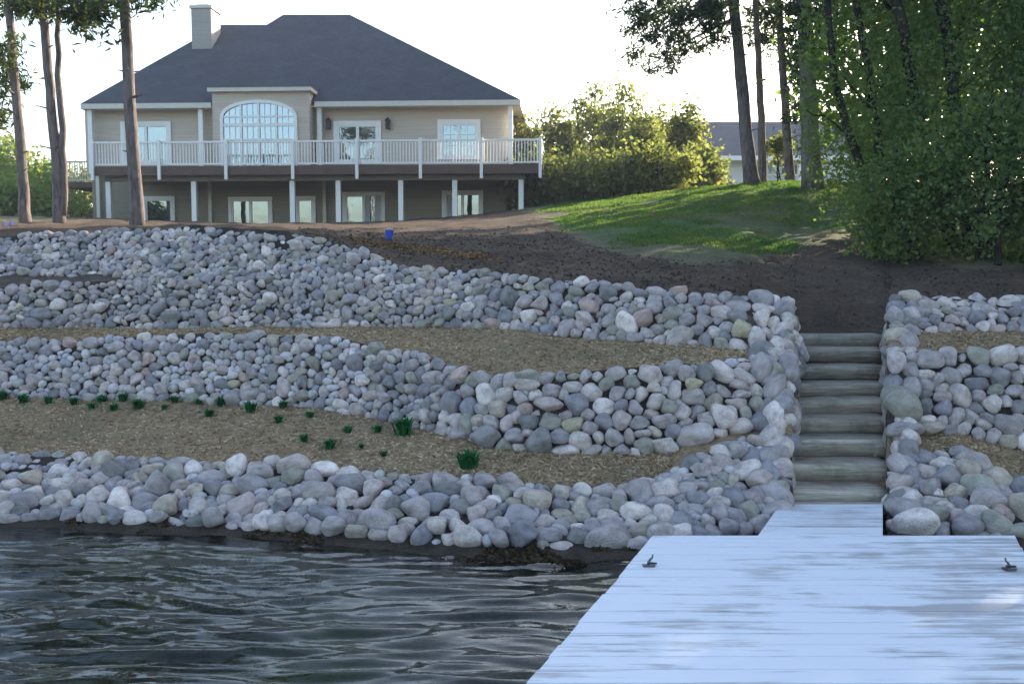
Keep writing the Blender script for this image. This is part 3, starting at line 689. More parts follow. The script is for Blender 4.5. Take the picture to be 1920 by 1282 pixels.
# chimney
cd = float(roofpt(378, 92)[1]); c0, c1 = H(360, 92, cd), H(397, 92, cd); ct_ = H(378, 16, cd)[2]
ch = hb(MB().box(c0[0], c1[0], cd, cd + 1.1, c0[2] - .02, ct_), 'chimney', M['chimney'], roof)
hb(MB().box(c0[0] - .06, c1[0] + .06, cd - .06, cd + 1.16, ct_ + .002, ct_ + .12).box(c0[0] + .15, c1[0] - .15, cd + .2, cd + .9, ct_ + .121, ct_ + .22), 'chimney_cap', M['fascia'])
# corner boards / porch columns
for px in (171, 378, 600, 957):
    p = H(px, 250, -.32); hb(MB().box(p[0] - .09, p[0] + .09, -.42, -.24, zF, zEv - .165), 'column', M['white'])
def window(x0, x1, z0, z1, y, cols=2, rows=1, name='window', glass='glass', fr=.13, door=False, bars=True):
    b = MB(); t = .07
    b.box(x0, x1, y - t, y, z1 - fr, z1).box(x0, x1, y - t, y, z0, z0 + fr * .8).box(x0, x0 + fr, y - t, y, z0 + fr * .8, z1 - fr).box(x1 - fr, x1, y - t, y, z0 + fr * .8, z1 - fr)
    wn = hb(b, name, M['white']); ix0, ix1, iz0, iz1 = x0 + fr, x1 - fr, z0 + fr * .8, z1 - fr; wd = (ix1 - ix0) / cols
    for c in range(cols):
        a0, a1 = ix0 + c * wd, ix0 + (c + 1) * wd
        s_ = MB(); f = .055; s_.box(a0, a1, y - .05, y - .003, iz1 - f, iz1).box(a0, a1, y - .05, y - .003, iz0, iz0 + f).box(a0, a0 + f, y - .05, y - .003, iz0 + f, iz1 - f).box(a1 - f, a1, y - .05, y - .003, iz0 + f, iz1 - f)
        for r_ in range(1, rows): zz = iz0 + (iz1 - iz0) * r_ / rows; s_.box(a0 + f, a1 - f, y - .03, y - .012, zz - .015, zz + .015)
        if bars and rows > 1: s_.box((a0 + a1) / 2 - .015, (a0 + a1) / 2 + .015, y - .034, y - .013, iz0 + f, iz1 - f)
        hb(s_, 'sash', M['white'], wn)
        hb(MB().add([(a0 + f, y - .008, iz0 + f), (a1 - f, y - .008, iz0 + f), (a1 - f, y - .008, iz1 - f), (a0 + f, y - .008, iz1 - f)], [(0, 1, 2, 3)]), 'pane', M[glass], wn)
    return wn
def win_px(a, b, top, bot, y=0, **k):
    p0, p1 = H(a, bot, y), H(b, top, y); return window(p0[0], p1[0], p0[2], p1[2], y - .002, **k)
win_px(229, 321, 228, 309, name='glass_door', cols=2, rows=1, fr=.15)
win_px(627, 715, 227, 309, name='glass_door', cols=2, rows=1, fr=.17)
win_px(821, 901, 224, 300, name='window', cols=2, rows=3, fr=.17)
for a, b_, tp, bt, c_ in ((270, 328, 368, 432, 1), (430, 511, 369, 432, 2), (643, 722, 360, 424, 2), (829, 906, 357, 412, 2)):
    win_px(a, b_, tp, bt, y=.12, cols=c_, rows=1)
win_px(553, 592, 368, 428, y=.12, cols=1, rows=1, name='door')
# curtains hanging in two of the lower doors
for a, b_ in ((686, 694), (703, 716), (838, 850)):
    p0, p1 = H(a, 418, .1), H(b_, 366, .1)
    b = MB(); n = 8; vs = []
    for i in range(n + 1):
        x = p0[0] + (p1[0] - p0[0]) * i / n; yy = .098 + .012 * (i % 2); vs += [(x, yy - .04, p0[2]), (x, yy - .04, p1[2])]
    b.add(vs, [(2 * i, 2 * i + 2, 2 * i + 3, 2 * i + 1) for i in range(n)]); hb(b, 'curtain', M['curtain'])
# arched window
yA = -.852; ax0, ax1 = H(414, 250, yA)[0], H(558, 250, yA)[0]; zs_ = H(486, 222, yA)[2]; zt_ = H(486, 188, yA)[2]; z0_ = H(486, 318, yA)[2]; axc = (ax0 + ax1) / 2
def arc(x0, x1, zs, zt, n=20, e=.5):
    c = (x0 + x1) / 2; w_ = (x1 - x0) / 2; return [(c - w_ * cos(pi * i / n), zs + (zt - zs) * sin(pi * i / n) ** .85) for i in range(n + 1)]
outer = arc(ax0, ax1, zs_, zt_); inner = arc(ax0 + .12, ax1 - .12, zs_ - .02, zt_ - .12)
outline_o = [(ax0, z0_)] + outer + [(ax1, z0_)]; outline_i = [(ax0 + .12, z0_ + .1)] + inner + [(ax1 - .12, z0_ + .1)]
vs, fs = [], []; n = len(outline_o)
for y_ in (yA - .08, yA):
    vs += [(x, y_, z) for x, z in outline_o] + [(x, y_, z) for x, z in outline_i]
for i in range(n):
    j = (i + 1) % n
    fs += [(i, j, n + j, n + i), (2 * n + i, 3 * n + i, 3 * n + j, 2 * n + j), (i, 2 * n + i, 2 * n + j, j), (n + i, n + j, 3 * n + j, 3 * n + i)]
aw = hb(MB().add(vs, fs), 'arched_window', M['white'])
hb(MB().add([(x, yA - .01, z) for x, z in outline_i], [tuple(range(n))]), 'pane', M['glassbig'], aw)
mun = MB()
def zarc(x): return float(np.interp(x, [p[0] for p in inner], [p[1] for p in inner]))
for k in range(1, 4): x = ax0 + .12 + (ax1 - ax0 - .24) * k / 4; mun.box(x - .045, x + .045, yA - .065, yA - .013, z0_ + .1, zarc(x) - .002)
for k in range(4):
    for q in (1, 2):
        x = ax0 + .12 + (ax1 - ax0 - .24) * (k + q / 3) / 4; mun.box(x - .012, x + .012, yA - .035, yA - .014, z0_ + .1, zarc(x) - .002)
for py in (219, 233, 236, 262):
    z = H(486, py, yA)[2]; mun.box(ax0 + .125, ax1 - .125, yA - .05, yA - .016, z - .03, z + .03)
hb(mun, 'mullion', M['white'], aw)
# wall lamps
for px in (616, 727):
    p = H(px, 234, -.12)
    l_ = hb(MB().box(p[0] - .08, p[0] + .08, -.2, -.06, p[2] - .17, p[2] + .14).add([(p[0] - .11, -.23, p[2] + .142), (p[0] + .11, -.23, p[2] + .142), (p[0] + .11, -.03, p[2] + .142), (p[0] - .11, -.03, p[2] + .142), (p[0], -.13, p[2] + .30)], [(0, 1, 4), (1, 2, 4), (2, 3, 4), (3, 0, 4), (3, 2, 1, 0)]).box(p[0] - .03, p[0] + .03, -.058, -.001, p[2] - .05, p[2] + .05), 'wall_lamp', M['black'])
# deck
dF = -3.0; dx0, dx1 = H(172, 310, dF)[0], H(1016, 300, dF)[0]
hb(MB().box(dx0, dx1, dF, -.001, zF - .045, zF - .003), 'deck_floor', M['brown'])
hb(MB().box(dx0 - .02, dx1 + .02, dF - .045, dF - .002, zF - .33, zF - .004).box(dx1 + .002, dx1 + .045, dF - .001, 6, zF - .33, zF - .004), 'deck_fascia', M['brown'])
hb(MB().box(dx0 + .3, dx1 - .6, dF + .35, dF + .5, zF - .52, zF - .30), 'beam', M['beam'])
jb = MB()
for k in range(44):
    x = dx0 + .2 + (dx1 - dx0 - .4) * k / 43; jb.box(x - .02, x + .02, dF + .52, -.02, zF - .28, zF - .05)
hb(jb, 'joist', M['beam'])['kind'] = 'stuff'
for px, pb in ((205, 434), (365, 432), (549, 430), (635, 424), (752, 419), (853, 411), (977, 394)):
    p = H(px, 380, dF + .42); zb = H(px, pb, dF + .42)[2] - .5
    hb(MB().box(p[0] - .09, p[0] + .09, dF + .34, dF + .51, zb, zF - .522), 'post', M['white'])
for px in (182, 392, 607, 962):
    p = H(px, 380, -.1); hb(MB().box(p[0] - .07, p[0] + .07, -.02, .11, zG - .4, zF - .05), 'corner_board', M['fascia'])
# railing
zR = H(600, 263, dF)[2]; zRb = zF + .1
hb(MB().box(dx0, dx1, dF - .02, dF + .06, zR - .07, zR).box(dx1 - .08, dx1, dF + .061, 6, zR - .07, zR), 'top_rail', M['white'])
hb(MB().box(dx0, dx1, dF, dF + .05, zRb - .06, zRb).box(dx1 - .06, dx1 - .01, dF + .061, 6, zRb - .06, zRb), 'bottom_rail', M['white'])
bl = MB(); x = dx0 + .06
while x < dx1 - .03: bl.box(x - .017, x + .017, dF + .006, dF + .04, zRb + .002, zR - .072); x += .112
yy = dF + .15
while yy < 6: bl.box(dx1 - .055, dx1 - .02, yy - .017, yy + .017, zRb + .002, zR - .072); yy += .112
o = hb(bl, 'baluster', M['white']); o['kind'] = 'stuff'
for px in (175, 300, 425, 550, 670, 789, 903, 1013):
    x = H(px, 300, dF)[0]; hb(MB().box(x - .055, x + .055, dF - .13, dF - .047, zF - .5, zR + .04), 'railing_post', M['white'])
# left side deck further back
sx0, sx1 = H(118, 310, 3)[0], xl + .5; zS = zF
sb = MB(); sb.box(sx0, -.01, 3, 9, zS - .25, zS - .02); hb(sb, 'side_deck', M['brown'])
s2 = MB(); s2.box(sx0, -.02, 3, 3.07, zR - .07, zR).box(sx0, -.02, 3.01, 3.06, zRb - .06, zRb)
hb(s2, 'side_rail', M['fascia'])
s3 = MB(); x = sx0 + .05
while x < -.05: s3.box(x - .017, x + .017, 3.02, 3.05, zRb + .001, zR - .071); x += .112
o = hb(s3, 'side_baluster', M['fascia']); o['kind'] = 'stuff'
for x in (sx0 + .1, -1.0): hb(MB().box(x - .08, x + .08, 3.1, 3.26, zG - 1, zS - .251), 'side_post', M['fascia'])

# neighbour's house
nb = P(1355, 345, 62); nh = thing('neighbour_house', 'low white house with grey roof seen behind the right pine trunks', 'house', (float(nb[0]), 62.0, 0))
q = lambda px, py, d=0: P(px, py, 62 + d)
x0, x1 = q(1356, 300)[0], q(1640, 300)[0]; zt = q(1400, 299)[2]; z0 = ground_z(x0, 62) - 1
nwall = MB().box(x0, x1, 62, 70, z0, zt).build('wall', M['siding2'], nh)
xa, xb = q(1316, 290)[0], q(1680, 290)[0]; ze = q(1350, 292, -.8)[2]; zr_ = q(1350, 232, 5)[2]
v = [(xa, 61.2, ze), (xb, 61.2, ze), (xb - .2, 66.2, zr_), (xa + .3, 66.2, zr_), (xa, 71.5, ze), (xb, 71.5, ze)]
MB().add(v, [(0, 1, 2, 3), (3, 2, 5, 4), (0, 3, 4), (1, 5, 2)]).build('roof', M['roof2'], nh)
MB().box(xa, xb, 61.14, 61.19, ze - .28, ze - .01).box(xa + .1, xb - .1, 61.2, 71.4, ze - .3, ze - .26).build('fascia', M['white'], nh)
for a in (1432, 1478, 1500):
    p = q(a, 320, -.6); MB().box(p[0] - .1, p[0] + .1, 61.3, 61.5, z0, ze - .3).build('porch_post', M['white'], nh)
for a, b_ in ((1436, 1474), (1484, 1498)):
    p0, p1 = q(a, 330, -.05), q(b_, 305, -.05)
    f = MB().box(p0[0], p1[0], 61.93, 61.995, p0[2], p1[2]).build('window', M['white'], nh)
    MB().box(p0[0] + .12, p1[0] - .12, 61.91, 61.928, p0[2] + .12, p1[2] - .12).build('pane', M['glass'], nh if False else f)

# ------------------------------------------------------------------ foliage helpers
def leaf_mesh(name, cen, size, r_, stretch=1.5, flat=.0, updir=None):
    n = len(cen); d = r_.normal(size=(n, 3)); d[:, 2] *= (1 - flat); d /= np.linalg.norm(d, axis=1)[:, None]
    e = r_.normal(size=(n, 3)); e -= d * (e * d).sum(1)[:, None]; e /= np.linalg.norm(e, axis=1)[:, None]
    s = size * r_.uniform(.65, 1.35, n)[:, None]
    a = d * s * stretch * .5; b = e * s * .42; nrm = np.cross(d, e) * s * .16
    v = np.stack([cen - a, cen + b + nrm - a * .1, cen + a, cen - b + nrm - a * .1], 1).reshape(-1, 3)
    f = np.arange(4 * n).reshape(n, 4); return mesh_np(name, v, f)
def clumped(cen_fn, nclump, per, rad, r_):
    c = cen_fn(nclump); o = c[:, None, :] + r_.normal(size=(nclump, per, 3)) * rad * r_.uniform(.5, 1.4, (nclump, 1, 1)); return o.reshape(-1, 3)
def limb(b, p0, p1, r0, r1, n=5, sag=0, wig=.06, r_=rng):
    pts = []; L = np.linalg.norm(np.array(p1) - np.array(p0))
    for i in range(n + 1):
        t = i / n; p = np.array(p0) * (1 - t) + np.array(p1) * t; p[2] += sag * 4 * t * (1 - t) * L
        if 0 < i < n: p = p + r_.normal(size=3) * wig * L * .25
        pts.append(p)
    b.tube(pts, [r0 + (r1 - r0) * i / n for i in range(n + 1)], 6); return pts

def pine(label, knots, Yd, w0, seed, crown_z, height, stubs=8, spread=2.6, low=(), group='tall pines', nb_=26, dens=1.0, second=None):
    """knots: [(px,py)] along the trunk from base up, inside the picture; extended upward to full height."""
    r_ = np.random.default_rng(seed); pts = [P(px, py, Yd) for px, py in knots]
    base = pts[0].copy(); gz = ground_z(base[0], Yd); base[2] = gz - .15
    top = pts[-1]; dr = (pts[-1] - pts[0]) / np.linalg.norm(pts[-1] - pts[0])
    H_ = gz + height; tip = top + dr * (H_ - top[2]) * np.array([.5, .5, 1]); tip[2] = H_
    t = thing('pine_tree', label, 'tree', (float(base[0]), float(Yd), float(gz)), 0, group)
    ctl = [base] + [p for p in pts[1:]] + [tip]; zz = np.array([c[2] for c in ctl]); zs = np.linspace(base[2], tip[2], 34)
    path = []; rads = []
    for i, z in enumerate(zs):
        x = np.interp(z, zz, [c[0] for c in ctl]) + .006 * r_.normal(); y_ = Yd + .02 * r_.normal(); f = (z - gz) / height
        path.append((x, y_, z)); rads.append(max(.02, w0 / 2 * (1 - .80 * max(f, 0) ** .9) * (1 + .25 * math.exp(-max(z - gz, 0) / .3))))
    MB().tube(path, rads, 14, wob=.10).build('trunk', M['pinebark'], t, smooth=True)
    if second:
        p2 = [P(px, py, Yd) for px, py in second]; p2 = p2 + [p2[-1] + (p2[-1] - p2[0]) * .9]
        q2 = []; 
        for i in range(18):
            a = i / 17 * (len(p2) - 1); k = min(int(a), len(p2) - 2); q2.append(p2[k] * (1 - a + k) + p2[k + 1] * (a - k) + r_.normal(size=3) * .02)
        MB().tube(q2, [w0 * .36 * (1 - .6 * i / 17) for i in range(18)], 12, wob=.1).build('trunk', M['pinebark'], t, smooth=True)
    def at_z(z): i = int(np.clip(np.searchsorted(zs, z), 0, len(zs) - 1)); return np.array(path[i]), rads[i]
    sb = MB()
    for k in range(stubs):
        z = gz + r_.uniform(.12, .75) * (crown_z - gz); p, r0 = at_z(z); a = r_.uniform(0, 2 * pi); d = np.array([cos(a), sin(a), .25])
        L = r_.uniform(.08, .3); sb.tube([p + d * r0 * .7, p + d * (r0 + L)], [.022, .010], 5)
    if stubs: sb.build('branch_stub', M['pinebark'], t)['kind'] = 'stuff'
    br = MB(); cl = []
    for k in range(nb_):
        f = (k + .5) / nb_; z = crown_z + (H_ - .4 - crown_z) * f + r_.normal() * .15; p, r0 = at_z(z); a = k * 2.4 + r_.normal() * .3
        L = spread * (1 - .7 * f) * r_.uniform(.65, 1.2); e = p + np.array([cos(a) * L, sin(a) * L, L * r_.uniform(-.12, .3)]); pp = limb(br, p, e, max(.02, r0 * .35), .01, 5, .03, r_=r_)
        for m_ in range(int(7 * dens)): u = r_.uniform(.35, 1.05); c = p + (e - p) * u + r_.normal(size=3) * L * .10; cl.append(c)
    for (px, py) in low:      # sprays that hang into the picture
        e = P(px, py, Yd + r_.uniform(-1.5, 1.5)); p, r0 = at_z(min(e[2] + abs(e[0] - base[0]) * .25 + .6, H_ - 1)); limb(br, p, e, .05, .01, 6, .04, r_=r_)
        for m_ in range(3): cl.append(p + (e - p) * r_.uniform(.6, 1.03) + r_.normal(size=3) * .2)
        cl.append(e)
    br.build('branch', M['pinebark'], t)
    cl = np.array(cl); per = 70
    cen = (cl[:, None, :] + r_.normal(size=(len(cl), per, 3)) * np.array([.20, .20, .13]) * r_.uniform(.5, 1.3, (len(cl), 1, 1))).reshape(-1, 3)
    me = leaf_mesh('crown', cen - np.array(t.location), .062, r_, 3.2); link('crown', me, M['needle'], t)
    return t

low_l = [(5, 20), (30, 30), (8, 110), (14, 150), (6, 190), (20, 235)]
pine('leftmost pine trunk at the picture edge with a lit upper side', [(48, 410), (40, 300), (28, 150), (16, 0)], 22, .24, 201, 9.2, 14, 4, 2.6, [(4, 120), (20, 160), (5, 15), (40, 22), (60, 10), (2, 210)])
pine('double pine trunk forking low, second from the left', [(112, 412), (106, 300), (94, 180), (84, 60), (76, 0)], 21, .24, 202, 9.0, 14, 7, 2.6, [(60, 4), (95, 24), (130, 22), (150, 6), (170, 28)], second=[(122, 405), (118, 300), (112, 180), (109, 60), (106, -40)])
pine('straight pine in front of the left end of the house', [(258, 425), (250, 300), (242, 150), (232, 0)], 19, .26, 203, 10.6, 17, 12, 3.4, [(200, 8), (150, 30), (288, 6), (185, 34)])
pine('thick leaning pine trunk, left one of the right group', [(1410, 350), (1400, 260), (1388, 120), (1374, 0)], 29, .42, 204, 11.5, 18, 3, 4.0, [(1180, 15), (1200, 40), (1215, 75), (1175, 60), (1240, 20), (1270, 35), (1300, 25), (1250, 100), (1325, 55), (1222, 130), (1320, 10), (1290, 60), (1200, 5), (1230, 55), (1260, 10), (1345, 30), (1345, 75), (1190, 100), (1255, 130)])
pine('thin pine trunk between the two leaning right pines', [(1430, 345), (1428, 220), (1422, 100), (1416, 0)], 32, .28, 205, 11.5, 16, 5, 1.5, [(1440, 10), (1450, 60), (1405, 60), (1445, 95)])
pine('slim reddish pine trunk, third of the right group', [(1482, 345), (1474, 220), (1466, 100), (1458, 0)], 30, .29, 206, 10.8, 17, 4, 2.6, [(1440, 25), (1490, 50), (1500, 100), (1485, 130), (1495, 5), (1500, 160), (1488, 200)])
pine('thickest grey pine trunk beside the dark leafy trees', [(1524, 350), (1518, 220), (1512, 100), (1506, 0)], 27, .54, 207, 10.2, 18, 3, 3.4, [(1560, 40), (1545, 80), (1480, 10), (1555, 120), (1490, 60)])

def leafy(name, label, X, Y, h, parts_, mat, seed, n, size, trunk_r=.1, ntr=1, group=None, crown_low=.1, clump=.22, per=26, gap=1.0, cat='tree', lean=0, barkm='bark'):
    """parts_: ellipsoids (dx,dy,dz,rx,ry,rz) relative to the base"""
    r_ = np.random.default_rng(seed); gz = ground_z(X, Y); t = thing(name, label, cat, (X, Y, gz), 0, group)
    base = np.array([X, Y, gz]); b = MB()
    for k in range(ntr):
        q0 = base + np.array([r_.normal() * .15 * (ntr > 1), r_.normal() * .15, -.1]); q1 = base + np.array([lean * h + r_.normal() * .12 * h * (ntr > 1), r_.normal() * .2, h * .93]); pts = limb(b, q0, q1, trunk_r, .015, 9, 0, .04, r_)
        for m_ in range(12):
            u = r_.uniform(.15, .9); p = q0 + (q1 - q0) * u; e = parts_[r_.integers(len(parts_))]; a = r_.uniform(0, 2 * pi); L = (e[3] + e[4]) / 2 * r_.uniform(.5, .95) * (1 - .4 * u)
            limb(b, p, p + np.array([cos(a) * L, sin(a) * L, L * r_.uniform(.2, .9)]), trunk_r * .38 * (1 - u * .6), .006, 5, 0, .1, r_)
    b.build('trunk', M[barkm], t)
    vol = np.array([e[3] * e[4] * e[5] for e in parts_]); vol = vol / vol.sum(); cs = []
    ncl = int(n / per)
    for e, f in zip(parts_, vol):
        k = max(2, int(ncl * f)); d = r_.normal(size=(k, 3)); d /= np.linalg.norm(d, axis=1)[:, None]; rr = r_.uniform(.35, 1.06, k) ** .55
        cs.append(base + np.array(e[:3]) + d * rr[:, None] * np.array(e[3:6]))
    c = np.concatenate(cs); keep = c[:, 2] > ground_z(X, Y) - .1
    c = c[keep]; cen = (c[:, None, :] + r_.normal(size=(len(c), per, 3)) * clump * r_.uniform(.4, 1.5, (len(c), 1, 1))).reshape(-1, 3)
    cen = cen[cen[:, 2] > gz - .2]
    link('crown', leaf_mesh('crown', cen - base, size, r_, 1.35), M[mat], t); return t
# dark leafy mass at the right
LG = 'dark leafy trees at the right'
leafy('leafy_tree', 'dark green leafy tree with a straight dark trunk, nearest the pines', 6.15, 16.6, 10.5, [(-.1, 0, 2.6, 1.1, 1.2, 2.2), (-.0, 0, 6.2, 1.15, 1.3, 2.2), (.1, 0, 8.6, 1.0, 1.1, 2.0), (.5, -.6, 1.7, .7, .9, 1.2)], 'leaf', 301, 30000, .056, .08, 2, LG)
leafy('leafy_tree', 'tall dark leafy tree with double trunk in the middle of the right mass', 7.35, 16.0, 12, [(0, 0, 2.6, 1.2, 1.3, 2.0), (0, 0, 6.0, 1.2, 1.3, 1.9), (0, 0, 9.4, 1.4, 1.4, 2.2)], 'leaf', 302, 34000, .058, .12, 2, LG)
leafy('leafy_tree', 'dark leafy tree at the right picture edge above the top wall', 8.7, 15.4, 11, [(0, 0, 2.6, 1.2, 1.3, 2.1), (.1, 0, 6.0, 1.2, 1.3, 2.2), (0, 0, 9, 1.3, 1.3, 1.9)], 'leaf', 303, 34000, .058, .10, 1, LG)
leafy('leafy_shrub', 'broad dark shrub touching the soil behind the right top wall', 7.0, 14.2, 2.6, [(0, 0, 1.2, 1.25, 1.0, 1.15), (1.0, -.3, 1.1, 1.1, .9, 1.2)], 'leaf', 304, 14000, .06, .05, 4, None, cat='shrub', clump=.16)
leafy('leafy_shrub', 'rusty tinged shrub at the left foot of the dark trees', 6.0, 15.0, 1.8, [(0, 0, .8, .7, .8, .9)], 'leaf', 305, 6000, .058, .04, 4, None, cat='shrub', clump=.15)
leafy('leafy_shrub', 'dark shrub at the right picture edge behind the top wall', 8.6, 13.6, 2.8, [(0, 0, 1.2, 1.1, .9, 1.3)], 'leaf', 306, 10000, .06, .05, 4, None, cat='shrub', clump=.16)
# the wood goes on out of the picture to the right (it shades the shore)
OG = 'trees of the wood beyond the right edge'
ORD = ['first', 'second', 'third', 'fourth', 'fifth', 'sixth', 'seventh', 'eighth', 'ninth', 'tenth', 'eleventh', 'twelfth', 'thirteenth', 'fourteenth', 'fifteenth', 'sixteenth', 'seventeenth', 'eighteenth']
WY_ = [14.5, 12, 18.5, 16, 10.5, 13.5, 19, 21.5, 23, 25, 30, 34, 30.1, 27, 33, 25.5, 29.5, 16.4]; RK = sorted(range(18), key=lambda i: WY_[i])
OL = ['leafy tree of the wood beyond the right edge, %s counting up from the shore' % ORD[RK.index(i)] for i in range(18)]
for k, (X, Y, h) in enumerate([(10.6, 14.5, 12), (12.6, 12.0, 13), (11.6, 18.5, 14), (14.8, 16, 14), (14.5, 10.5, 12), (17.5, 13.5, 14), (17.5, 19, 15), (9.6, 21.5, 14), (13.2, 23, 15), (17.5, 25, 16), (13.5, 30, 15), (16.5, 34, 16), (20.5, 30, 16), (12.2, 27, 13), (24, 33, 16), (9.9, 25.5, 13), (10.7, 29.5, 15), (12.4, 16.4, 13)]):
    leafy('leafy_tree', OL[k], X, Y, h, [(0, 0, h * .3, 2.0, 2.0, h * .26), (0, 0, h * .68, 2.1, 2.1, h * .30)], 'leaf', 320 + k, 4200, .20, .14, 1, OG, clump=.4)
# sunlit trees behind the lawn
BG = 'sunlit young trees behind the lawn'
bt = [(985, 40, 226, .9, 'leafb', 'low olive tree touching the right end of the deck'), (1040, 43, 196, 1.1, 'leafb', 'rounded yellow green tree just right of the deck'), (1108, 47, 150, 1.25, 'leafb', 'tallest airy yellow green tree behind the lawn'), (1165, 44, 152, 1.2, 'leafb', 'pointed yellow green tree right of the tallest one'), (1205, 41, 215, 1.0, 'leafb', 'bushy olive tree in the middle of the lawn edge'), (1245, 45, 196, 1.1, 'leafb', 'thin topped tree left of the neighbour roof'), (1285, 40, 186, .7, 'leafb', 'slender spire topped tree nearest the neighbour roof'), (1312, 38, 282, .6, 'leafb', 'low green shrub in front of the neighbour house')]
for k, (px, Y, py, rr, mt, lb) in enumerate(bt):
    q_ = P(px, py, Y); gz = ground_z(q_[0], Y); h = q_[2] - gz
    leafy('young_tree', lb, float(q_[0]), float(Y), h, [(0, 0, h * .24, rr * 1.25, rr * 1.2, h * .26), (0, 0, h * .5, rr * .9, rr * .9, h * .26), (.1, 0, h * .76, rr * .5, rr * .45, h * .24), (-rr * .5, .3, h * .68, rr * .3, rr * .3, h * .2), (rr * .6, -.2, h * .62, rr * .3, rr * .3, h * .22)], mt, 340 + k, 6800, .16, .08, 2, BG, clump=.26)
for k, (px, Y, py, rr, lb) in enumerate([(1075, 36, 285, 1.3, 'low rust tinged bush at the left of the lawn edge'), (1150, 35, 290, 1.3, 'broad low bush in the middle of the lawn edge'), (1230, 34, 280, 1.2, 'low bush at the right of the lawn edge'), (1010, 37, 290, 1.0, 'low dark bush beside the deck post')]):
    q_ = P(px, py, Y); gz = ground_z(q_[0], Y); h = q_[2] - gz
    leafy('bush', lb, float(q_[0]), float(Y), h, [(0, 0, h * .45, rr * 1.2, rr, h * .5)], 'leafb', 360 + k, 3800, .13, .05, 4, 'bushes along the lawn edge', cat='bush', clump=.22)
leafy('yellow_shrub', 'small bright yellow leaved shrub seen between the right pine trunks', float(P(1460, 270, 33)[0]), 33.0, 1.9, [(0, 0, 1.3, .42, .4, .45)], 'leafb', 371, 700, .11, .03, 2, None, cat='shrub', clump=.12)
# trees at the left background
for k, (px, Y, py, rr, lb) in enumerate([(-60, 40, 230, 2.0, 'green tree cut by the left picture edge'), (8, 46, 262, 1.5, 'yellow green bush behind the leftmost pine'), (62, 44, 300, 1.4, 'low tree between the left pine trunks'), (150, 50, 318, 1.4, 'dark bush behind the side deck'), (25, 34, 352, 1.2, 'low bush at the foot of the leftmost pine')]):
    q_ = P(px, py, Y); gz = ground_z(q_[0], Y); h = q_[2] - gz
    leafy('background_bush', lb, float(q_[0]), float(Y), h, [(0, 0, h * .5, rr * 1.1, rr, h * .5), (.4, 0, h * .3, rr * 1.3, rr, h * .3)], 'leafb' if k % 2 else 'leaf', 380 + k, 5200, .15, .08, 3, 'bushes left of the house', cat='bush', clump=.25)

# ------------------------------------------------------------------ plants on the lower bench
def tuft_mesh(seed, blades=90):
    r_ = np.random.default_rng(seed); vs, fs = [], []
    for k in range(blades):
        a = r_.uniform(0, 2 * pi); ln = r_.uniform(.25, .95) ** .8; L = r_.uniform(.7, 1.1); b0 = np.array([r_.normal() * .1, r_.normal() * .1, -.02]); d = np.array([cos(a), sin(a), 0]); s = np.array([-sin(a), cos(a), 0]) * .05
        m = b0 + d * ln * .4 * L + np.array([0, 0, .55 * L]); e = b0 + d * ln * .85 * L + np.array([0, 0, (.95 - .55 * ln) * L])
        n = len(vs); vs += [b0 - s, b0 + s, m + s * .9, m - s * .9, e]; fs += [(n, n + 1, n + 2, n + 3), (n + 3, n + 2, n + 4, n + 4)]
    fs3 = []
    for f in fs: fs3 += [(f[0], f[1], f[2])] + ([(f[0], f[2], f[3])] if f[2] != f[3] else [])
    me = mesh_np('tuft', np.array(vs), np.array(fs3)); me.materials.append(M['tuft']); return me
TUFT = [tuft_mesh(i) for i in range(5)]
plants = [(5, 748, 13, 'at the left picture edge'), (45, 757, 14, 'second from the left picture edge'), (92, 758, 12, 'third from the left under the wall'), (138, 758, 12, 'fourth from the left under the wall'), (172, 767, 11, 'lower one below the left row'), (190, 754, 12, 'beside the lower left pair'), (213, 767, 11, 'second lower one below the left row'), (230, 752, 13, 'close under the wall, left of a taller one'), (260, 765, 15, 'a bit taller, left of the middle'), (309, 768, 8, 'tiny, half dried'), (329, 754, 11, 'close under the wall after the tiny one'), (373, 757, 9, 'small one close under the wall'), (415, 759, 14, 'rounded one close under the wall'), (393, 779, 12, 'just below and left of the rounded one'), (470, 772, 16, 'tall narrow one near the middle'), (530, 768, 12, 'right of the tall narrow one'), (522, 792, 12, 'below the one right of the tall narrow one'), (581, 783, 10, 'small one under the swelling wall'), (570, 822, 12, 'flat one on the open mulch'), (617, 834, 16, 'wide one on the open mulch'), (652, 807, 11, 'single one between two flat ones'), (708, 806, 12, 'small one left of the biggest'), (757, 812, 26, 'biggest and darkest, under the curve of the wall'), (678, 834, 8, 'faint small one on the lower mulch'), (720, 849, 9, 'faint one nearest the lower wall'), (880, 872, 27, 'large round one at the right end of the mulch strip')]
Yb1 = None
for k, (px, py, r_px, lb) in enumerate(plants):
    Yt, zt = row('t1', px); Yb_, zb_ = row('b2', px)
    ys = np.linspace(Yt, Yb_, 40); zs2 = zt + (zb_ - zt) * (ys - Yt) / (Yb_ - Yt); pys = [to_px(0, a, b_)[1] for a, b_ in zip(ys, zs2)]
    Yp = float(np.interp(-py, -np.array(pys), ys)); Yp = min(max(Yp, float(Yt) + .12), float(Yb_) - .12)
    zz_ = float(zt + (zb_ - zt) * (Yp - Yt) / (Yb_ - Yt)); X = float(X_at(px, Yp, zz_)); s = r_px / 1800 * Yp * 1.8
    o = link('grass_tuft', TUFT[k % 5]); o.location = (X, Yp, ground_z(X, Yp) - .01); o.scale = (s, s, s * 1.15); o.rotation_euler = (0, 0, k * 1.7)
    tag(o, 'dark green plant ' + lb, 'plant', 'green plants on the lower mulch bench')

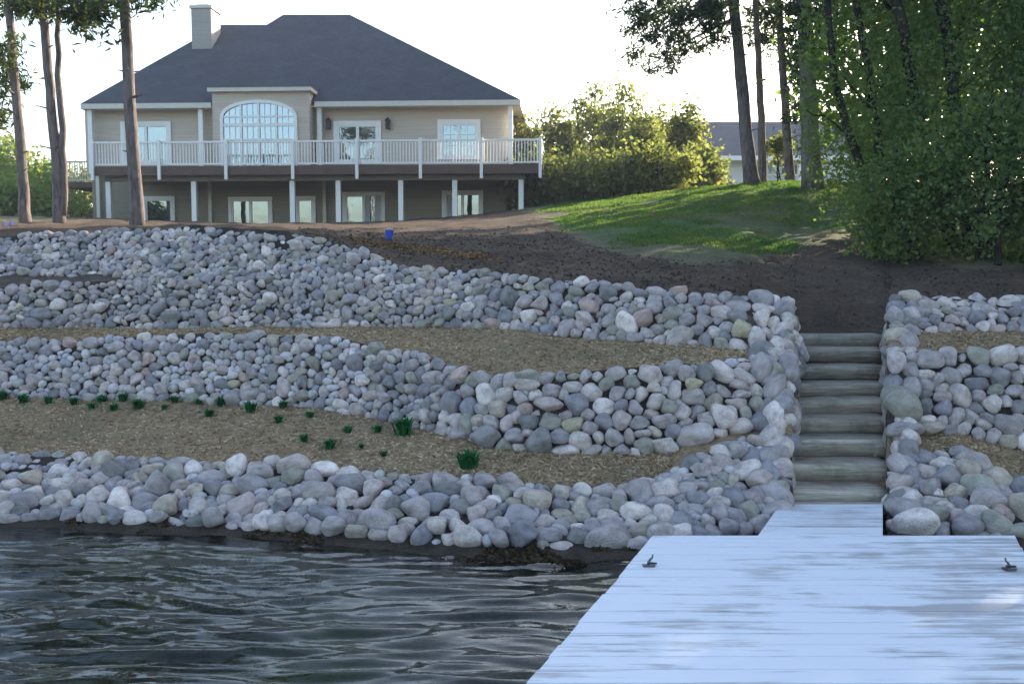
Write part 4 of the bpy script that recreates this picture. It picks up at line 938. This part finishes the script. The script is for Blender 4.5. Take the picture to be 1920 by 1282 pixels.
# ------------------------------------------------------------------ straw, clods, grass blades, litter (countless)
def scatter_rows(segs, n, pxlo, pxhi, r_):
    rows_ = np.where(np.isin(seg, segs))[0]; i = r_.choice(rows_, n); js = np.where((pxs >= pxlo) & (pxs <= pxhi))[0][:-1]; j = r_.choice(js, n)
    a, b = r_.random(n)[:, None], r_.random(n)[:, None]; G = V.reshape(nr, nc, 3)
    return G[i, j] * (1 - a) * (1 - b) + G[i + 1, j] * a * (1 - b) + G[i, j + 1] * (1 - a) * b + G[i + 1, j + 1] * a * b
r_ = np.random.default_rng(5)
c = np.concatenate([scatter_rows([5], 9000, -60, 1260, r_), scatter_rows([7], 9000, -60, 1400, r_), scatter_rows([5, 7], 2600, 1700, 2060, r_)]); c[:, 2] += .006
o = link('straw_mulch', leaf_mesh('straw_mulch', c, .016, r_, 3.2, .6), M['chip']); o['kind'] = 'stuff'; o['label'] = 'tan straw and wood chip mulch on the terrace benches'
# lawn blades
c = np.concatenate([scatter_rows([12, 13], 150000, 960, 1700, r_), scatter_rows([11], 120000, 1040, 1990, r_)])
m_ = lawn_mask(c[:, 0], c[:, 1], c[:, 2]) + .35 * fbm(c[:, 0] * .7, c[:, 1] * .7, 3); m_ = m_ - .5 * np.clip(fbm(c[:, 0] * .45 + 3, c[:, 1] * .35, 3), 0, 1) - np.clip((25 - c[:, 1]) * .05, 0, .28); c = c[m_ + .30 * (r_.random(len(m_)) - .5) > .50]; c = c[r_.permutation(len(c))[:95000]]
n = len(c); a = r_.uniform(0, 2 * pi, n); hgt = r_.uniform(.015, .05, n) * np.where(c[:, 1] > 26, 1.5, 1.0); s = .012
d = np.stack([np.cos(a), np.sin(a), np.zeros(n)], -1); tip = c + d * (hgt * .5)[:, None]; tip[:, 2] += hgt
v = np.stack([c - d[:, [1, 0, 2]] * s, c + d[:, [1, 0, 2]] * s, tip], 1).reshape(-1, 3)
o = link('lawn_grass', mesh_np('lawn_grass', v, np.arange(3 * n).reshape(n, 3)), M['grass']); o['kind'] = 'stuff'; o['label'] = 'short lawn grass on the slope behind the soil'
# clods on the soil
c = scatter_rows([11, 12], 42000, 560, 1900, r_); keep = lawn_mask(c[:, 0], c[:, 1], c[:, 2]) < .5; c = c[keep & (c[:, 1] < 21)][:9000]
oct_v = np.array([(1, 0, 0), (0, 1, 0), (-1, 0, 0), (0, -1, 0), (0, 0, 1)], float); oct_f = np.array([(0, 1, 4), (1, 2, 4), (2, 3, 4), (3, 0, 4)])
n = len(c); s = (r_.random(n) ** 3 * .022 + .006)
v = (c[:, None, :] + (oct_v[None] + r_.normal(size=(n, 5, 3)) * .25) * s[:, None, None]).reshape(-1, 3); f = (oct_f[None] + (np.arange(n) * 5)[:, None, None]).reshape(-1, 3)
o = link('soil_clods', mesh_np('soil_clods', v, f), M['dirt']); o['kind'] = 'stuff'; o['label'] = 'crumbly clods on the bare soil'
# orange leaf litter streak
pts = []
for _ in range(1500):
    u = r_.random(); px = 668 + 245 * u + r_.normal() * 6; py = np.interp(px, [665, 760, 910], [450, 467, 484]) + r_.normal() * 2.2
    Yv = 12.4 + 1.3 * (1 - u) ; 
    for Yt in np.arange(12.2, 20, .05):
        z = ground_z(float(X_at(px, Yt, 2.4)), Yt)
        if to_px(0, Yt, z)[1] < py: break
    pts.append((X_at(px, Yt, z), Yt, z + .01))
    if len(pts) > 420: break
pts = np.array(pts); pts = np.repeat(pts, 2, 0) + r_.normal(size=(len(pts) * 2, 3)) * np.array([.10, .16, .004])
pts[:, 2] = [ground_z(a, b) + .012 for a, b in pts[:, :2]]
o = link('leaf_litter', leaf_mesh('leaf_litter', pts, .045, r_, 1.4, .6), M['litter']); o['kind'] = 'stuff'; o['label'] = 'streak of orange fallen leaves on the dark soil'
# shoreline debris and water weed
c = scatter_rows([3], 12000, -60, 1450, r_); c[:, 2] += .006; c = c[fbm(c[:, 0] * 2.5, c[:, 1] * 5, 3) > .32]
o = link('shore_debris', leaf_mesh('shore_debris', c, .022, r_, 2.2, .6), M['debris']); o['kind'] = 'stuff'; o['label'] = 'brown plant debris along the water line'
vs = []
for k in range(500):
    p = Pz(r_.normal(455, 75), r_.uniform(1030, 1085), 0.0); a = r_.uniform(-.5, .5); h = r_.uniform(.04, .12); b0 = p + np.array([0, 0, -.20]); t_ = p + np.array([a * h, r_.normal() * .03, -.035]); vs += [b0 - (.008, 0, 0), b0 + (.008, 0, 0), t_]
o = link('water_weed', mesh_np('water_weed', np.array(vs), np.arange(len(vs)).reshape(-1, 3)), M['weed']); o['kind'] = 'stuff'; o['label'] = 'green weed growing in the shallow water'

# ------------------------------------------------------------------ small things on the soil
def on_ground(px, py, Ya=12.2, Yb=24):
    for Yt in np.arange(Ya, Yb, .04):
        z = ground_z(float(X_at(px, Yt, 2.5)), Yt)
        if to_px(0, Yt, z)[1] < py: break
    return np.array([X_at(px, Yt, z), Yt, z])
p = on_ground(730, 449); t = thing('bucket', 'small bright blue bucket standing on the dark soil', 'bucket', tuple(p))
vs, fs = [], []; nn = 14
for (z, r0) in ((0, .055), (.15, .075), (.15, .069), (.012, .05)):
    for k in range(nn): vs.append(p + np.array([cos(2 * pi * k / nn) * r0, sin(2 * pi * k / nn) * r0, z]))
for q_ in range(3):
    for k in range(nn): fs.append((q_ * nn + k, q_ * nn + (k + 1) % nn, (q_ + 1) * nn + (k + 1) % nn, (q_ + 1) * nn + k))
fs.append(tuple(range(nn))[::-1]); fs.append(tuple(3 * nn + k for k in range(nn)))
MB().add(vs, fs).build('body', M['blue'], t)
MB().tube([p + np.array([cos(a) * .072, -.05 * sin(a), .145 + .03 * sin(a)]) for a in np.linspace(0, pi, 9)], [.004] * 9, 5).build('handle', M['bag'], t)
for px, py, lb in ((7, 431, 'left of two small lilac marker flags on the far left soil'), (20, 430, 'right of two small lilac marker flags on the far left soil')):
    p = on_ground(px, py, 13.9); t = thing('marker_flag', lb, 'flag', tuple(p), 0, 'lilac marker flags')
    MB().tube([p, p + (0, 0, .13)], [.004, .004], 5).build('pole', M['rust'], t)
    MB().box(p[0] + .004, p[0] + .07, p[1] - .002, p[1] + .002, p[2] + .065, p[2] + .13).build('flag', M['lilac'], t)
print('stones', CNT)

HZ = 0.0010
if HZ:
    b = MB().box(-60, 70, -12, 110, -4.2, 24); hz = NT('air_haze'); pv = hz.n('ShaderNodeVolumePrincipled'); pv.inputs['Density'].default_value = HZ; pv.inputs['Color'].default_value = (.85, .9, 1, 1); hz.l(pv.outputs[0], hz.out.inputs['Volume'])
    o = b.build('haze', hz.m); o['kind'] = 'stuff'
